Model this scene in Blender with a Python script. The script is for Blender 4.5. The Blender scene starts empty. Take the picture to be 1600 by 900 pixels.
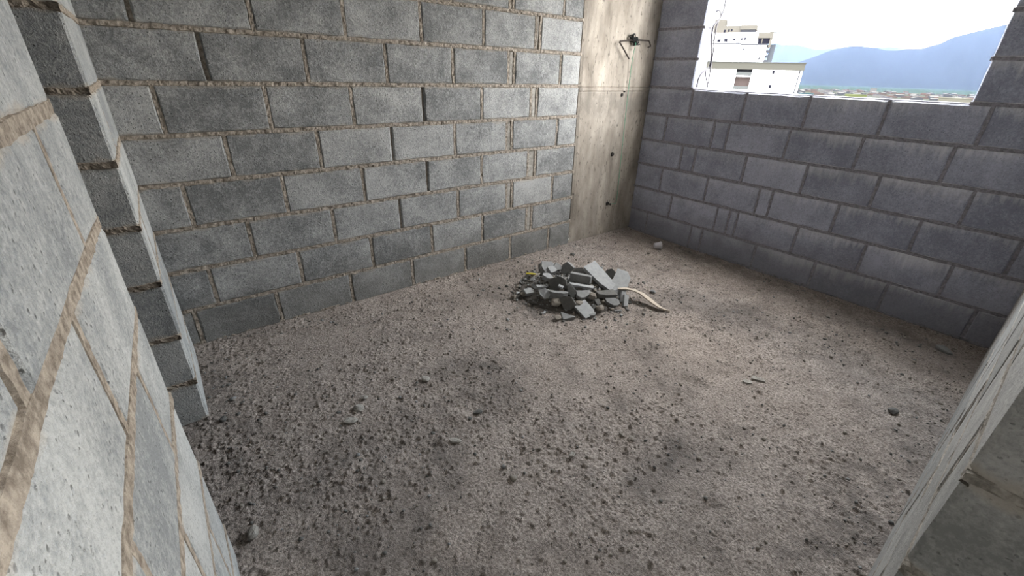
import bpy, bmesh, math, random
import numpy as np
from mathutils import Vector, Matrix, Euler

S = bpy.context.scene
COL = S.collection
random.seed(7)
RNG = np.random.default_rng(11)

# ------------------------------------------------------------------ camera
cam_data = bpy.data.cameras.new('camera')
cam = bpy.data.objects.new('camera', cam_data)
COL.objects.link(cam)
cam_data.sensor_width = 36.0
cam_data.lens = 36.0 * 680.38 / 1600.0
cam_data.clip_start = 0.01
cam_data.clip_end = 40000.0
R3 = Matrix(((0.78822546, 0.25467207, -0.56021671),
             (-0.61478194, 0.36622393, -0.69851499),
             (0.02727251, 0.89499842, 0.44523481)))
M4 = R3.to_4x4()
M4.translation = Vector((-3.27593, -2.38745, 1.28161))
cam.matrix_world = M4
S.camera = cam

# ------------------------------------------------------------------ sky, exposure
S.view_settings.view_transform = 'Standard'
S.view_settings.look = 'None'
S.view_settings.gamma = 1.0
S.view_settings.use_curve_mapping = False
S.view_settings.exposure = 4.75
world = bpy.data.worlds.new('overcast_sky')
S.world = world
world.use_nodes = True
wn, wl = world.node_tree.nodes, world.node_tree.links
wn.clear()
w_out = wn.new('ShaderNodeOutputWorld')
w_bg = wn.new('ShaderNodeBackground')
w_tc = wn.new('ShaderNodeTexCoord')
w_nz = wn.new('ShaderNodeTexNoise')
w_rp = wn.new('ShaderNodeValToRGB')
w_nz.inputs['Scale'].default_value = 3.0
w_nz.inputs['Detail'].default_value = 6.0
w_rp.color_ramp.elements[0].position = 0.36
w_rp.color_ramp.elements[0].color = (0.80, 0.90, 1.0, 1)
w_rp.color_ramp.elements[1].position = 0.52
w_rp.color_ramp.elements[1].color = (1.0, 0.985, 0.96, 1)
wl.new(w_tc.outputs['Generated'], w_nz.inputs['Vector'])
wl.new(w_nz.outputs['Fac'], w_rp.inputs['Fac'])
wl.new(w_rp.outputs['Color'], w_bg.inputs['Color'])
w_bg.inputs['Strength'].default_value = 1.0
wl.new(w_bg.outputs['Background'], w_out.inputs['Surface'])

# the window opening as a sampling portal for the daylight (gives off no light of its own)
pl = bpy.data.lights.new('window_portal', 'AREA')
pl.shape = 'RECTANGLE'
pl.size, pl.size_y = 1.54, 1.04
pl.cycles.is_portal = True
po = bpy.data.objects.new('window_portal', pl)
COL.objects.link(po)
po.location = (0.15, -1.164, 1.71)
po.rotation_euler = Euler((math.radians(90), 0, math.radians(90)))

pl2 = bpy.data.lights.new('hall_fill_portal', 'AREA')  # portal of the unseen hall opening, added to brighten the near floor
pl2.shape = 'RECTANGLE'
pl2.size, pl2.size_y = 1.6, 1.2
pl2.cycles.is_portal = True
po2 = bpy.data.objects.new('hall_fill_portal', pl2)
COL.objects.link(po2)
po2.location = (0.16, -3.9, 1.6)
po2.rotation_euler = Euler((math.radians(90), 0, math.radians(90)))

S.cycles.diffuse_bounces = 8
S.cycles.max_bounces = 12
S.cycles.sample_clamp_indirect = 4.0


# ------------------------------------------------------------------ helpers
def link(name, me, mats, parent=None, loc=None):
    o = bpy.data.objects.new(name, me)
    COL.objects.link(o)
    if mats is not None and not me.materials:
        for m in (mats if isinstance(mats, (list, tuple)) else [mats]):
            me.materials.append(m)
    if loc is not None:
        o.location = loc
    if parent is not None:
        o.parent = parent
    return o


def mesh_np(name, verts, faces, smooth=False):
    me = bpy.data.meshes.new(name)
    me.from_pydata([tuple(v) for v in verts], [], [tuple(f) for f in faces])
    if smooth:
        me.polygons.foreach_set('use_smooth', [True] * len(me.polygons))
    me.update()
    return me


def tag(o, label=None, cat=None, group=None, kind=None):
    if label: o['label'] = label
    if cat: o['category'] = cat
    if group: o['group'] = group
    if kind: o['kind'] = kind
    return o


def empty(name, loc=(0, 0, 0)):
    o = bpy.data.objects.new(name, None)
    o.empty_display_size = 0.05
    COL.objects.link(o)
    o.location = loc
    return o


class MB:
    """collects boxes and quads into one mesh"""
    def __init__(self):
        self.v, self.f, self.m = [], [], []

    def box(self, lo, hi, mat=0):
        b = len(self.v)
        x0, y0, z0 = lo
        x1, y1, z1 = hi
        self.v += [(x0, y0, z0), (x1, y0, z0), (x1, y1, z0), (x0, y1, z0), (x0, y0, z1), (x1, y0, z1), (x1, y1, z1), (x0, y1, z1)]
        for q in ((0, 3, 2, 1), (4, 5, 6, 7), (0, 1, 5, 4), (1, 2, 6, 5), (2, 3, 7, 6), (3, 0, 4, 7)):
            self.f.append(tuple(b + i for i in q))
            self.m.append(mat)
        return self

    def fbox(self, fr, lo, hi, mat=0):
        """box in a frame (origin, u, n): coordinates (u, out, z)"""
        k = len(self.v)
        self.box(lo, hi, mat)
        o, u, n = fr
        for i in range(k, len(self.v)):
            a, b, z = self.v[i]
            self.v[i] = (o[0] + u[0] * a + n[0] * b, o[1] + u[1] * a + n[1] * b, o[2] + z)
        return self

    def build(self, name, mats, parent=None):
        me = bpy.data.meshes.new(name)
        me.from_pydata(self.v, [], self.f)
        me.polygons.foreach_set('material_index', self.m)
        bm = bmesh.new()
        bm.from_mesh(me)
        bmesh.ops.recalc_face_normals(bm, faces=bm.faces)
        bm.to_mesh(me)
        bm.free()
        return link(name, me, mats, parent)


def tube(name, pts, r, mat, parent=None, res=3, smooth=True):
    cu = bpy.data.curves.new(name, 'CURVE')
    cu.dimensions = '3D'
    cu.bevel_depth = r
    cu.bevel_resolution = res
    cu.use_fill_caps = True
    sp = cu.splines.new('NURBS' if smooth else 'POLY')
    sp.points.add(len(pts) - 1)
    for q, c in zip(sp.points, pts):
        q.co = (*c, 1)
    if smooth:
        sp.use_endpoint_u = True
        sp.order_u = 3
        sp.resolution_u = 5
    tmp = bpy.data.objects.new(name, cu)
    COL.objects.link(tmp)
    bpy.context.view_layer.update()
    me = bpy.data.meshes.new_from_object(tmp.evaluated_get(bpy.context.evaluated_depsgraph_get()))
    bpy.data.objects.remove(tmp)
    bpy.data.curves.remove(cu)
    me.name = name
    me.materials.clear()
    return link(name, me, mat, parent)


_TAB = RNG.random((8, 256, 256))


def vnoise(x, y, seed=0):
    t = _TAB[seed % 8]
    x = np.asarray(x, float) + 37.3 * seed
    y = np.asarray(y, float) + 91.7 * seed
    xi, yi = np.floor(x).astype(int), np.floor(y).astype(int)
    fx, fy = x - xi, y - yi
    fx, fy = fx * fx * (3 - 2 * fx), fy * fy * (3 - 2 * fy)
    a, b = t[xi & 255, yi & 255], t[(xi + 1) & 255, yi & 255]
    c, d = t[xi & 255, (yi + 1) & 255], t[(xi + 1) & 255, (yi + 1) & 255]
    return (a * (1 - fx) + b * fx) * (1 - fy) + (c * (1 - fx) + d * fx) * fy


def fbm(x, y, seed=0, octv=4, gain=0.5):
    s, a, n = 0, 1, 0
    for k in range(octv):
        s = s + a * vnoise(x * 2 ** k, y * 2 ** k, seed + k)
        n += a
        a *= gain
    return s / n


# ------------------------------------------------------------------ materials
def nodes(name):
    m = bpy.data.materials.new(name)
    m.use_nodes = True
    nt = m.node_tree
    return m, nt.nodes, nt.links, nt.nodes['Principled BSDF']


def plain(name, col, rough=0.8, metal=0.0, noise=0.0, scale=20, spec=0.3):
    m, N, L, b = nodes(name)
    b.inputs['Roughness'].default_value = rough
    b.inputs['Metallic'].default_value = metal
    b.inputs['Specular IOR Level'].default_value = spec
    if noise:
        nz = N.new('ShaderNodeTexNoise')
        nz.inputs['Scale'].default_value = scale
        nz.inputs['Detail'].default_value = 5
        mx = N.new('ShaderNodeMixRGB')
        mx.inputs['Color1'].default_value = (*[c * (1 - noise) for c in col], 1)
        mx.inputs['Color2'].default_value = (*[min(1, c * (1 + noise)) for c in col], 1)
        tc = N.new('ShaderNodeTexCoord')
        L.new(tc.outputs['Object'], nz.inputs['Vector'])
        L.new(nz.outputs['Fac'], mx.inputs['Fac'])
        L.new(mx.outputs['Color'], b.inputs['Base Color'])
        bp = N.new('ShaderNodeBump')
        bp.inputs['Strength'].default_value = 0.4
        bp.inputs['Distance'].default_value = 0.004
        L.new(nz.outputs['Fac'], bp.inputs['Height'])
        L.new(bp.outputs['Normal'], b.inputs['Normal'])
    else:
        b.inputs['Base Color'].default_value = (*col, 1)
    return m


def ramp(N, p0, c0, p1, c1):
    r = N.new('ShaderNodeValToRGB')
    r.color_ramp.elements[0].position = p0
    r.color_ramp.elements[0].color = c0 if len(c0) == 4 else (*c0, 1)
    r.color_ramp.elements[1].position = p1
    r.color_ramp.elements[1].color = c1 if len(c1) == 4 else (*c1, 1)
    return r


def mth(N, L, op, a, b=None):
    n = N.new('ShaderNodeMath')
    n.operation = op
    for i, x in enumerate((a, b)):
        if x is None: continue
        if isinstance(x, (int, float)): n.inputs[i].default_value = x
        else: L.new(x, n.inputs[i])
    return n.outputs[0]


BLK, WHT = (0, 0, 0, 1), (1, 1, 1, 1)


def block_material(name, dark, light, smear, smear_amt=0.6, bump=1.0, streak=0.0, band=0.0):
    """cast concrete block: mottled grey, open pores, mortar smeared over its edges"""
    m, N, L, b = nodes(name)
    b.inputs['Roughness'].default_value = 0.95
    b.inputs['Specular IOR Level'].default_value = 0.15
    tc = N.new('ShaderNodeTexCoord')
    oi = N.new('ShaderNodeObjectInfo')
    geo = N.new('ShaderNodeNewGeometry')
    off = N.new('ShaderNodeVectorMath')
    off.operation = 'MULTIPLY_ADD'
    off.inputs[1].default_value = (37, 53, 71)
    cmb = N.new('ShaderNodeCombineXYZ')
    for i in range(3): L.new(oi.outputs['Random'], cmb.inputs[i])
    L.new(cmb.outputs[0], off.inputs[0])
    L.new(tc.outputs['Object'], off.inputs[2])
    vec = off.outputs[0]

    def noise(scale, det=4, rough=0.6, v=vec):
        n = N.new('ShaderNodeTexNoise')
        n.inputs['Scale'].default_value = scale
        n.inputs['Detail'].default_value = det
        n.inputs['Roughness'].default_value = rough
        L.new(v, n.inputs['Vector'])
        return n.outputs['Fac']
    n_big = noise(7, 3)
    n_mid = noise(58, 5, 0.7)
    n_fine = noise(150, 3, 0.75)
    s = mth(N, L, 'ADD', mth(N, L, 'MULTIPLY', n_big, 0.34), mth(N, L, 'ADD', mth(N, L, 'MULTIPLY', n_mid, 0.34), mth(N, L, 'MULTIPLY', n_fine, 0.32)))
    s = mth(N, L, 'ADD', s, mth(N, L, 'MULTIPLY', mth(N, L, 'SUBTRACT', oi.outputs['Random'], 0.5), 0.10))
    r = ramp(N, 0.405, dark, 0.60, light)
    L.new(s, r.inputs['Fac'])
    col = r.outputs['Color']
    # open pores
    vor = N.new('ShaderNodeTexVoronoi')
    vor.inputs['Scale'].default_value = 95
    L.new(vec, vor.inputs['Vector'])
    pore = ramp(N, 0.10, WHT, 0.30, BLK)
    L.new(vor.outputs['Distance'], pore.inputs['Fac'])
    pm = mth(N, L, 'MULTIPLY', pore.outputs['Color'], mth(N, L, 'GREATER_THAN', n_mid, 0.53))
    mx = N.new('ShaderNodeMixRGB')
    L.new(mth(N, L, 'MULTIPLY', pm, 0.55), mx.inputs['Fac'])
    L.new(col, mx.inputs['Color1'])
    mx.inputs['Color2'].default_value = (*[c * 0.35 for c in dark], 1)
    col = mx.outputs['Color']
    # mortar smeared over the rim of the block
    sep = N.new('ShaderNodeSeparateXYZ')
    L.new(tc.outputs['Generated'], sep.inputs[0])

    def edge(ch, w):
        d = mth(N, L, 'MINIMUM', sep.outputs[ch], mth(N, L, 'SUBTRACT', 1.0, sep.outputs[ch]))
        mr = N.new('ShaderNodeMapRange')
        mr.inputs['From Min'].default_value = 0.0
        mr.inputs['From Max'].default_value = w
        mr.inputs['To Min'].default_value = 1.0
        mr.inputs['To Max'].default_value = 0.0
        L.new(d, mr.inputs['Value'])
        return mr.outputs[0]
    e = edge(2, 0.16)
    n_sm = noise(14, 4)
    sm = ramp(N, 0.62, BLK, 0.78, WHT)
    L.new(mth(N, L, 'ADD', mth(N, L, 'MULTIPLY', e, 0.42), mth(N, L, 'MULTIPLY', n_sm, 0.75)), sm.inputs['Fac'])
    mx2 = N.new('ShaderNodeMixRGB')
    L.new(mth(N, L, 'MULTIPLY', sm.outputs['Color'], smear_amt), mx2.inputs['Fac'])
    L.new(col, mx2.inputs['Color1'])
    mx2.inputs['Color2'].default_value = (*smear, 1)
    col = mx2.outputs['Color']
    if streak:
        # chalky lime runs bleeding down from the bed joints
        sg = N.new('ShaderNodeSeparateXYZ')
        L.new(geo.outputs['Position'], sg.inputs[0])
        mp = N.new('ShaderNodeMapping')
        mp.inputs['Scale'].default_value = (40, 40, 5)
        L.new(geo.outputs['Position'], mp.inputs['Vector'])
        ns = noise(1.0, 4, 0.65, mp.outputs[0])
        nl = noise(2.4, 2, 0.5, geo.outputs['Position'])
        fr = mth(N, L, 'FRACT', mth(N, L, 'MULTIPLY', mth(N, L, 'ADD', sg.outputs[2], -0.012), 5.0))
        f2 = mth(N, L, 'POWER', fr, 1.7)
        rr = ramp(N, 0.67, BLK, 0.92, WHT)
        my = N.new('ShaderNodeMapRange')
        my.inputs['From Min'].default_value, my.inputs['From Max'].default_value = -0.9, -1.7
        my.inputs['To Min'].default_value, my.inputs['To Max'].default_value = 0.35, 1.0
        L.new(sg.outputs[1], my.inputs['Value'])
        t = mth(N, L, 'ADD', mth(N, L, 'MULTIPLY', f2, 0.42), mth(N, L, 'ADD', mth(N, L, 'MULTIPLY', ns, 0.55), mth(N, L, 'MULTIPLY', nl, 0.42)))
        L.new(t, rr.inputs['Fac'])
        mx3 = N.new('ShaderNodeMixRGB')
        L.new(mth(N, L, 'MULTIPLY', mth(N, L, 'MULTIPLY', rr.outputs['Color'], my.outputs[0]), streak), mx3.inputs['Fac'])
        L.new(col, mx3.inputs['Color1'])
        mx3.inputs['Color2'].default_value = (0.85, 0.85, 0.86, 1)
        col = mx3.outputs['Color']
    if band:
        # the foot of the wall is darker and browner
        sg = N.new('ShaderNodeSeparateXYZ')
        L.new(geo.outputs['Position'], sg.inputs[0])
        nb = noise(5, 3, 0.5, geo.outputs['Position'])
        rb = ramp(N, 0.10, WHT, 0.34, BLK)
        L.new(mth(N, L, 'ADD', sg.outputs[2], mth(N, L, 'MULTIPLY', mth(N, L, 'SUBTRACT', nb, 0.5), 0.35)), rb.inputs['Fac'])
        mx4 = N.new('ShaderNodeMixRGB')
        L.new(mth(N, L, 'MULTIPLY', rb.outputs['Color'], band), mx4.inputs['Fac'])
        L.new(col, mx4.inputs['Color1'])
        mx4.inputs['Color2'].default_value = (dark[0] * 0.75, dark[1] * 0.70, dark[2] * 0.62, 1)
        col = mx4.outputs['Color']
    L.new(col, b.inputs['Base Color'])
    h = mth(N, L, 'ADD', mth(N, L, 'MULTIPLY', n_fine, 0.55), mth(N, L, 'MULTIPLY', n_mid, 0.6))
    h = mth(N, L, 'SUBTRACT', h, mth(N, L, 'MULTIPLY', pm, 0.8))
    bp = N.new('ShaderNodeBump')
    bp.inputs['Strength'].default_value = 1.0 * bump
    bp.inputs['Distance'].default_value = 0.008
    L.new(h, bp.inputs['Height'])
    L.new(bp.outputs['Normal'], b.inputs['Normal'])
    return m


def mortar_material(name, dark, light):
    m, N, L, b = nodes(name)
    b.inputs['Roughness'].default_value = 1.0
    b.inputs['Specular IOR Level'].default_value = 0.1
    geo = N.new('ShaderNodeNewGeometry')
    n = N.new('ShaderNodeTexNoise')
    n.inputs['Scale'].default_value = 60
    n.inputs['Detail'].default_value = 6
    n.inputs['Roughness'].default_value = 0.7
    L.new(geo.outputs['Position'], n.inputs['Vector'])
    r = ramp(N, 0.38, dark, 0.62, light)
    L.new(n.outputs['Fac'], r.inputs['Fac'])
    L.new(r.outputs['Color'], b.inputs['Base Color'])
    bp = N.new('ShaderNodeBump')
    bp.inputs['Strength'].default_value = 0.8
    bp.inputs['Distance'].default_value = 0.006
    L.new(n.outputs['Fac'], bp.inputs['Height'])
    L.new(bp.outputs['Normal'], b.inputs['Normal'])
    return m


M_BLOCK_GREY = block_material('grey_block', (0.17, 0.176, 0.178), (0.46, 0.465, 0.46), (0.34, 0.31, 0.27), 0.6, 1.0, band=0.5)
M_BLOCK_BLUE = block_material('shade_blue_block', (0.255, 0.268, 0.335), (0.47, 0.488, 0.59), (0.28, 0.27, 0.29), 0.4, 0.6, streak=0.6, band=0.6)  # bluish cast of the backlit window wall put into its block colour
M_BLOCK_MID = block_material('buff_block', (0.22, 0.22, 0.21), (0.40, 0.39, 0.37), (0.38, 0.33, 0.27), 0.6, 0.7)
M_BLOCK_PALE = block_material('pale_block', (0.27, 0.285, 0.29), (0.56, 0.57, 0.56), (0.50, 0.44, 0.365), 0.6, 0.7)
M_MORTAR_BUFF = mortar_material('buff_mortar', (0.20, 0.18, 0.155), (0.40, 0.365, 0.32))
M_MORTAR = mortar_material('brown_mortar', (0.20, 0.172, 0.142), (0.44, 0.39, 0.335))
M_MORTAR_BLUE = mortar_material('shade_blue_mortar', (0.19, 0.185, 0.20), (0.33, 0.32, 0.355))  # same bluish shade tint, put into the mortar of the window wall
M_MORTAR_PALE = mortar_material('sandy_mortar', (0.22, 0.185, 0.15), (0.50, 0.435, 0.36))
M_FILL = mortar_material('mortar_fill', (0.26, 0.245, 0.22), (0.42, 0.40, 0.365))
M_SLAB = plain('raw_slab', (0.62, 0.61, 0.60), 0.95, noise=0.2, scale=6)
M_RENDER = plain('grey_render', (0.27, 0.265, 0.26), 0.95, noise=0.15, scale=8)


# ------------------------------------------------------------------ block walls
class Wall:
    """u runs along the wall, n is out of the wall towards the viewer; points are (u, out, z)"""
    def __init__(self, name, origin, u, n, thick, mat, mortar, seed):
        self.o, self.u, self.n, self.t = Vector(origin), Vector(u), Vector(n), thick
        self.mat, self.mortar = mat, mortar
        self.flip = Vector(u).cross(Vector(n)).z < 0
        self.rnd = random.Random(seed)
        self.v, self.f = [], []          # core and joints of the wall
        self.name = name
        self.todo = []
        self.bev = 0.006

    def W(self, a, d, z):
        return self.o + self.u * a + self.n * d + Vector((0, 0, z))

    def quad(self, pts, flip=False):
        b = len(self.v)
        self.v += pts
        q = list(range(b, b + len(pts)))
        self.f.append(tuple(reversed(q)) if flip != self.flip else tuple(q))

    def core(self, u0, u1, z0, z1, inset=0.016):
        """recessed bed of mortar that fills the middle of the wall"""
        b = len(self.v)
        a0, a1 = u0 + inset, u1 - inset
        d0, d1 = -inset, -self.t + inset
        P = [(a0, d0, z0), (a1, d0, z0), (a1, d1, z0), (a0, d1, z0), (a0, d0, z1), (a1, d0, z1), (a1, d1, z1), (a0, d1, z1)]
        self.v += [self.W(*q) for q in P]
        for q in ((0, 1, 2, 3), (7, 6, 5, 4), (4, 5, 1, 0), (5, 6, 2, 1), (6, 7, 3, 2), (7, 4, 0, 3)):
            qq = tuple(b + i for i in q)
            self.f.append(qq if not self.flip else tuple(reversed(qq)))

    def strip(self, fn, length, width, rough, lift, step=0.0055, deep=0.0, corr=0.55):
        """a ragged ribbon of mortar; fn(s, across, out) gives the point"""
        n = max(2, int(length / step))
        r = self.rnd
        ac = (-0.5, -0.36, -0.12, 0.12, 0.36, 0.5)
        m = len(ac)
        b = len(self.v)
        ox, oy = r.random() * 200, r.random() * 200
        ss = np.linspace(0, length, n + 1)
        ca = np.array(ac) * width
        SS, CA = np.meshgrid(ss, ca, indexing='ij')
        big = fbm(SS * 42 + ox, CA * 60 + oy, 1, 2) - 0.5
        fine = vnoise(SS * 150 + oy, CA * 190 + ox, 3) - 0.5
        D_ = lift + rough * (2.0 * big + 1.3 * fine) - deep
        D_[:, 0] = D_[:, -1] = -0.010
        wob = (vnoise(ss * 30 + ox, ss * 0, 5) - 0.5) * 0.006
        for i in range(n + 1):
            for j in range(m):
                self.v.append(fn(float(ss[i]), float(ca[j] + wob[i]), float(D_[i, j])))
        for i in range(n):
            for j in range(m - 1):
                self.f.append((b + i * m + j, b + i * m + j + 1, b + (i + 1) * m + j + 1, b + (i + 1) * m + j))

    def bed(self, u0, u1, zf, width=0.023, rough=0.0045, lift=-0.0012):
        self.strip(lambda s, a, d: self.W(u0 + s, d, zf(u0 + s) + a), u1 - u0, width, rough, lift)

    def head(self, uu, z0, z1, width=0.021, rough=0.0035, lift=-0.003, deep=0.0):
        self.strip(lambda s, a, d: self.W(uu + a, d, z0 + s), z1 - z0, width, rough, lift, deep=deep)

    def side_bed(self, uu, sgn, z, width=0.018):
        """bed joint across an end (reveal) of the wall at u = uu, facing sgn * u"""
        self.strip(lambda s, a, d: self.W(uu + sgn * d, -s, z + a), self.t, width, 0.0045, -0.006)

    def block(self, u0, u1, za, zb, gap=0.0065, name='block', mat=None, proud=None, zc=None, zd=None, hidden_back=True):
        """za,zb: bottom and top at u0; zc,zd: the same at u1"""
        if zc is None: zc, zd = za, zb
        r = self.rnd
        u0, u1 = u0 + gap, u1 - gap
        za, zb, zc, zd = za + gap, zb - gap, zc + gap, zd - gap
        L, H = u1 - u0, zb - za
        nh, nv = max(2, min(7, int(L / 0.055))), 3
        st = [(i / nh, 0) for i in range(nh)] + [(1, j / nv) for j in range(nv)] + [(1 - i / nh, 1) for i in range(nh)] + [(0, 1 - j / nv) for j in range(nv)]

        def P(s, t):
            a, b = za + (zc - za) * s, zb + (zd - zb) * s
            return u0 + L * s, a + (b - a) * t
        proud = r.uniform(-0.0015, 0.002) if proud is None else proud
        tl, tv = r.uniform(-0.0015, 0.0015), r.uniform(-0.001, 0.001)
        ring0, ring1, ring2 = [], [], []
        for s, t in st:
            j1, j2 = abs(r.gauss(0, 0.0016)), abs(r.gauss(0, 0.0022))
            if r.random() < 0.07: j2 += r.uniform(0.003, 0.008)
            ca, cz = (0.5 - s) * 2, (0.5 - t) * 2
            ku = (1 if s == 0 else -1 if s == 1 else 0)
            kz = (1 if t == 0 else -1 if t == 1 else 0)
            a, z = P(s, t)
            dep = proud + tl * ca + tv * cz
            ring0.append((a + ku * j1, dep - self.bev - abs(r.gauss(0, 0.001)), z + kz * j1))
            ring1.append((a + ku * (0.004 + j1 + j2), dep, z + kz * (0.004 + j1 + j2)))
            ring2.append((a, -self.t - dep, z))
        n = len(st)
        ctr = self.W((u0 + u1) / 2, -self.t / 2, (za + zb + zc + zd) / 4)
        V = [self.W(*q) - ctr for q in ring1 + ring0 + ring2]
        F = [tuple(range(n)), tuple(reversed(range(2 * n, 3 * n)))]
        for i in range(n):
            k = (i + 1) % n
            F.append((i, n + i, n + k, k))
            F.append((n + i, 2 * n + i, 2 * n + k, n + k))
        if not self.flip:
            F = [tuple(reversed(q)) for q in F]
        self.todo.append((name, V, F, ctr, mat or self.mat))

    def build(self, label=None):
        me = mesh_np(self.name, self.v, self.f)
        o = link(self.name, me, self.mortar)
        o['kind'] = 'structure'
        for name, V, F, ctr, mat in self.todo:
            link(name, mesh_np(name, V, F), mat, o, ctr)
        self.obj = o
        return o

    def row(self, cuts, z0, z1, sliver=0.085, open_p=0.12, mat=None):
        """one course between the joints listed in cuts; a gap narrower than sliver is a mortared-up slip"""
        for a, b in zip(cuts[:-1], cuts[1:]):
            if b - a < sliver:
                self.block(a, b, z0, z1, gap=0.004, name='mortar_filler', mat=M_FILL, proud=self.rnd.uniform(-0.012, -0.006))
            else:
                self.block(a, b, z0, z1, mat=mat)
        for c in cuts[1:-1]:
            self.head(c, z0 + 0.004, z1 - 0.004, deep=0.02 if self.rnd.random() < open_p else 0.0)


CEIL = 2.6
T = 0.14

# --- wall with the column (block part), plane y = 0
A = Wall('wall_back', (0, 0, 0), (1, 0, 0), (0, -1, 0), T, M_BLOCK_GREY, M_MORTAR, 1)
A_ROWS = {1: [-3.34, -2.973, -2.578, -2.183, -1.785, -1.392, -1.007],
          2: [-3.232, -2.83, -2.429, -2.032, -1.639, -1.243, -1.193],
          3: [-3.024, -2.622, -2.23, -1.829, -1.434, -1.387, -1.003],
          4: [-3.234, -2.832, -2.431, -2.038, -1.644, -1.251, -1.182],
          5: [-3.03, -2.634, -2.242, -1.839, -1.443, -1.40, -0.994],
          6: [-3.232, -2.83, -2.439, -2.037, -1.641, -1.246, -1.195],
          7: [-3.032, -2.631, -2.237, -1.837, -1.44, -1.394, -0.998],
          8: [-3.229, -2.821, -2.427, -2.026, -1.627, -1.229, -1.192],
          9: [-3.032, -2.631, -2.237, -1.837, -1.44, -1.412, -1.002],
          10: [-3.23, -2.825, -2.43, -2.03, -1.64, -1.24, -1.195]}
A_END = lambda z: -0.766 - 0.031 * z
A.core(-3.53, -0.80, -0.02, CEIL)
for j in range(1, 14):
    z0, z1 = 0.2 * (j - 1), 0.2 * j
    e = A_END(z0 + 0.1)
    A.row([-3.53 if j > 1 else -3.53] + A_ROWS.get(j, A_ROWS[9 + (j + 1) % 2]) + [e], z0, z1)
    if j < 13:
        A.bed(-3.39, e, lambda u, z=z1: z)
A.bed(-3.39, -0.77, lambda u: 0.012, width=0.03, rough=0.006)
A.build()

# --- wall with the window, plane x = 0
B = Wall('wall_right', (0, 0, 0), (0, 1, 0), (-1, 0, 0), 0.13, M_BLOCK_BLUE, M_MORTAR_BLUE, 2)
B_ROWS = {1: [-0.19, -0.622, -0.721, -1.145, -1.54, -1.939, -2.334],
          2: [-0.393, -0.80, -0.897, -0.96, -1.374, -1.764, -2.163],
          3: [-0.261, -0.67, -1.065, -1.153, -1.553, -1.957, -2.354],
          4: [-0.402, -0.524, -0.914, -1.312, -1.698, -2.105],
          5: [-0.217, -0.624, -0.738, -1.149, -1.551, -1.955],
          6: [-0.40, -0.806, -1.207, -1.608, -2.023]}
YE = -2.60
W0, W1, WZ0, WZ1 = -0.395, -1.933, 1.205, 2.2
B.core(YE, 0.0, -0.02, 1.2)
B.core(W0, 0.0, 1.19, CEIL)
B.core(YE, W1, 1.19, CEIL)
B.core(W1 - 0.02, W0 + 0.02, WZ1, CEIL)
for j in range(1, 14):
    z0, z1 = 0.2 * (j - 1), 0.2 * j
    if j <= 6:
        cuts = [YE] + sorted(B_ROWS[j]) + [0.0]
        for a, b in zip(cuts[:-1], cuts[1:]):
            B.block(a, b, z0, z1, gap=0.005)
        for c in cuts[1:-1]:
            B.head(c, z0 + 0.004, z1 - 0.004, lift=-0.003, rough=0.002)
        if j < 6:
            B.bed(-2.445, 0, lambda u, z=z1: z, rough=0.0025, lift=-0.002)
        else:
            B.bed(-2.445, W1, lambda u, z=z1: z, rough=0.0025, lift=-0.002)
            B.bed(W0, 0, lambda u, z=z1: z, rough=0.0025, lift=-0.002)
    elif j <= 11:
        B.block(W0, 0.0, z0, z1, gap=0.005)
        c = -2.333 if j % 2 else -2.14
        B.block(c, W1, z0, z1, gap=0.005)
        B.block(YE, c, z0, z1, gap=0.005)
        B.head(c, z0 + 0.004, z1 - 0.004, lift=-0.003, rough=0.002)
        B.bed(-2.445, W1, lambda u, z=z1: z, rough=0.0025, lift=-0.002)
        B.bed(W0, 0, lambda u, z=z1: z, rough=0.0025, lift=-0.002)
        B.side_bed(W0, -1, z1)
        B.side_bed(W1, 1, z1)
    else:
        cuts = [YE, -2.2 - 0.2 * (j % 2), -1.8 - 0.2 * (j % 2), -1.4 - 0.2 * (j % 2), -1.0 - 0.2 * (j % 2), -0.6 - 0.2 * (j % 2), -0.2 - 0.2 * (j % 2), 0.0]
        for a, b in zip(cuts[:-1], cuts[1:]):
            B.block(a, b, z0, z1, gap=0.005)
B.bed(-2.445, 0.0, lambda u: 0.012, width=0.03, rough=0.006)
B.build()

# --- left wall: near part beside the camera, up to the doorway, plane x = -3.395
XN = -3.3955
Cw = Wall('wall_left', (XN, 0, 0), (0, 1, 0), (1, 0, 0), T, M_BLOCK_PALE, M_MORTAR_PALE, 3)
YJ = -1.292
Cw.bev = 0.0022
bed_z = {0: (0.0, 0.0), 1: (0.125, 0.215), 2: (0.372, 0.435), 3: (0.588, 0.665), 4: (0.815, 0.862), 5: (1.009, 1.047), 6: (1.208, 1.213)}


def zc(j, u):
    if j in bed_z:
        a, b = bed_z[j]
        k = min(1.0, (YJ - u) / 0.65)
        return a + (b - a) * k
    return 0.2 * j + 0.01


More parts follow.
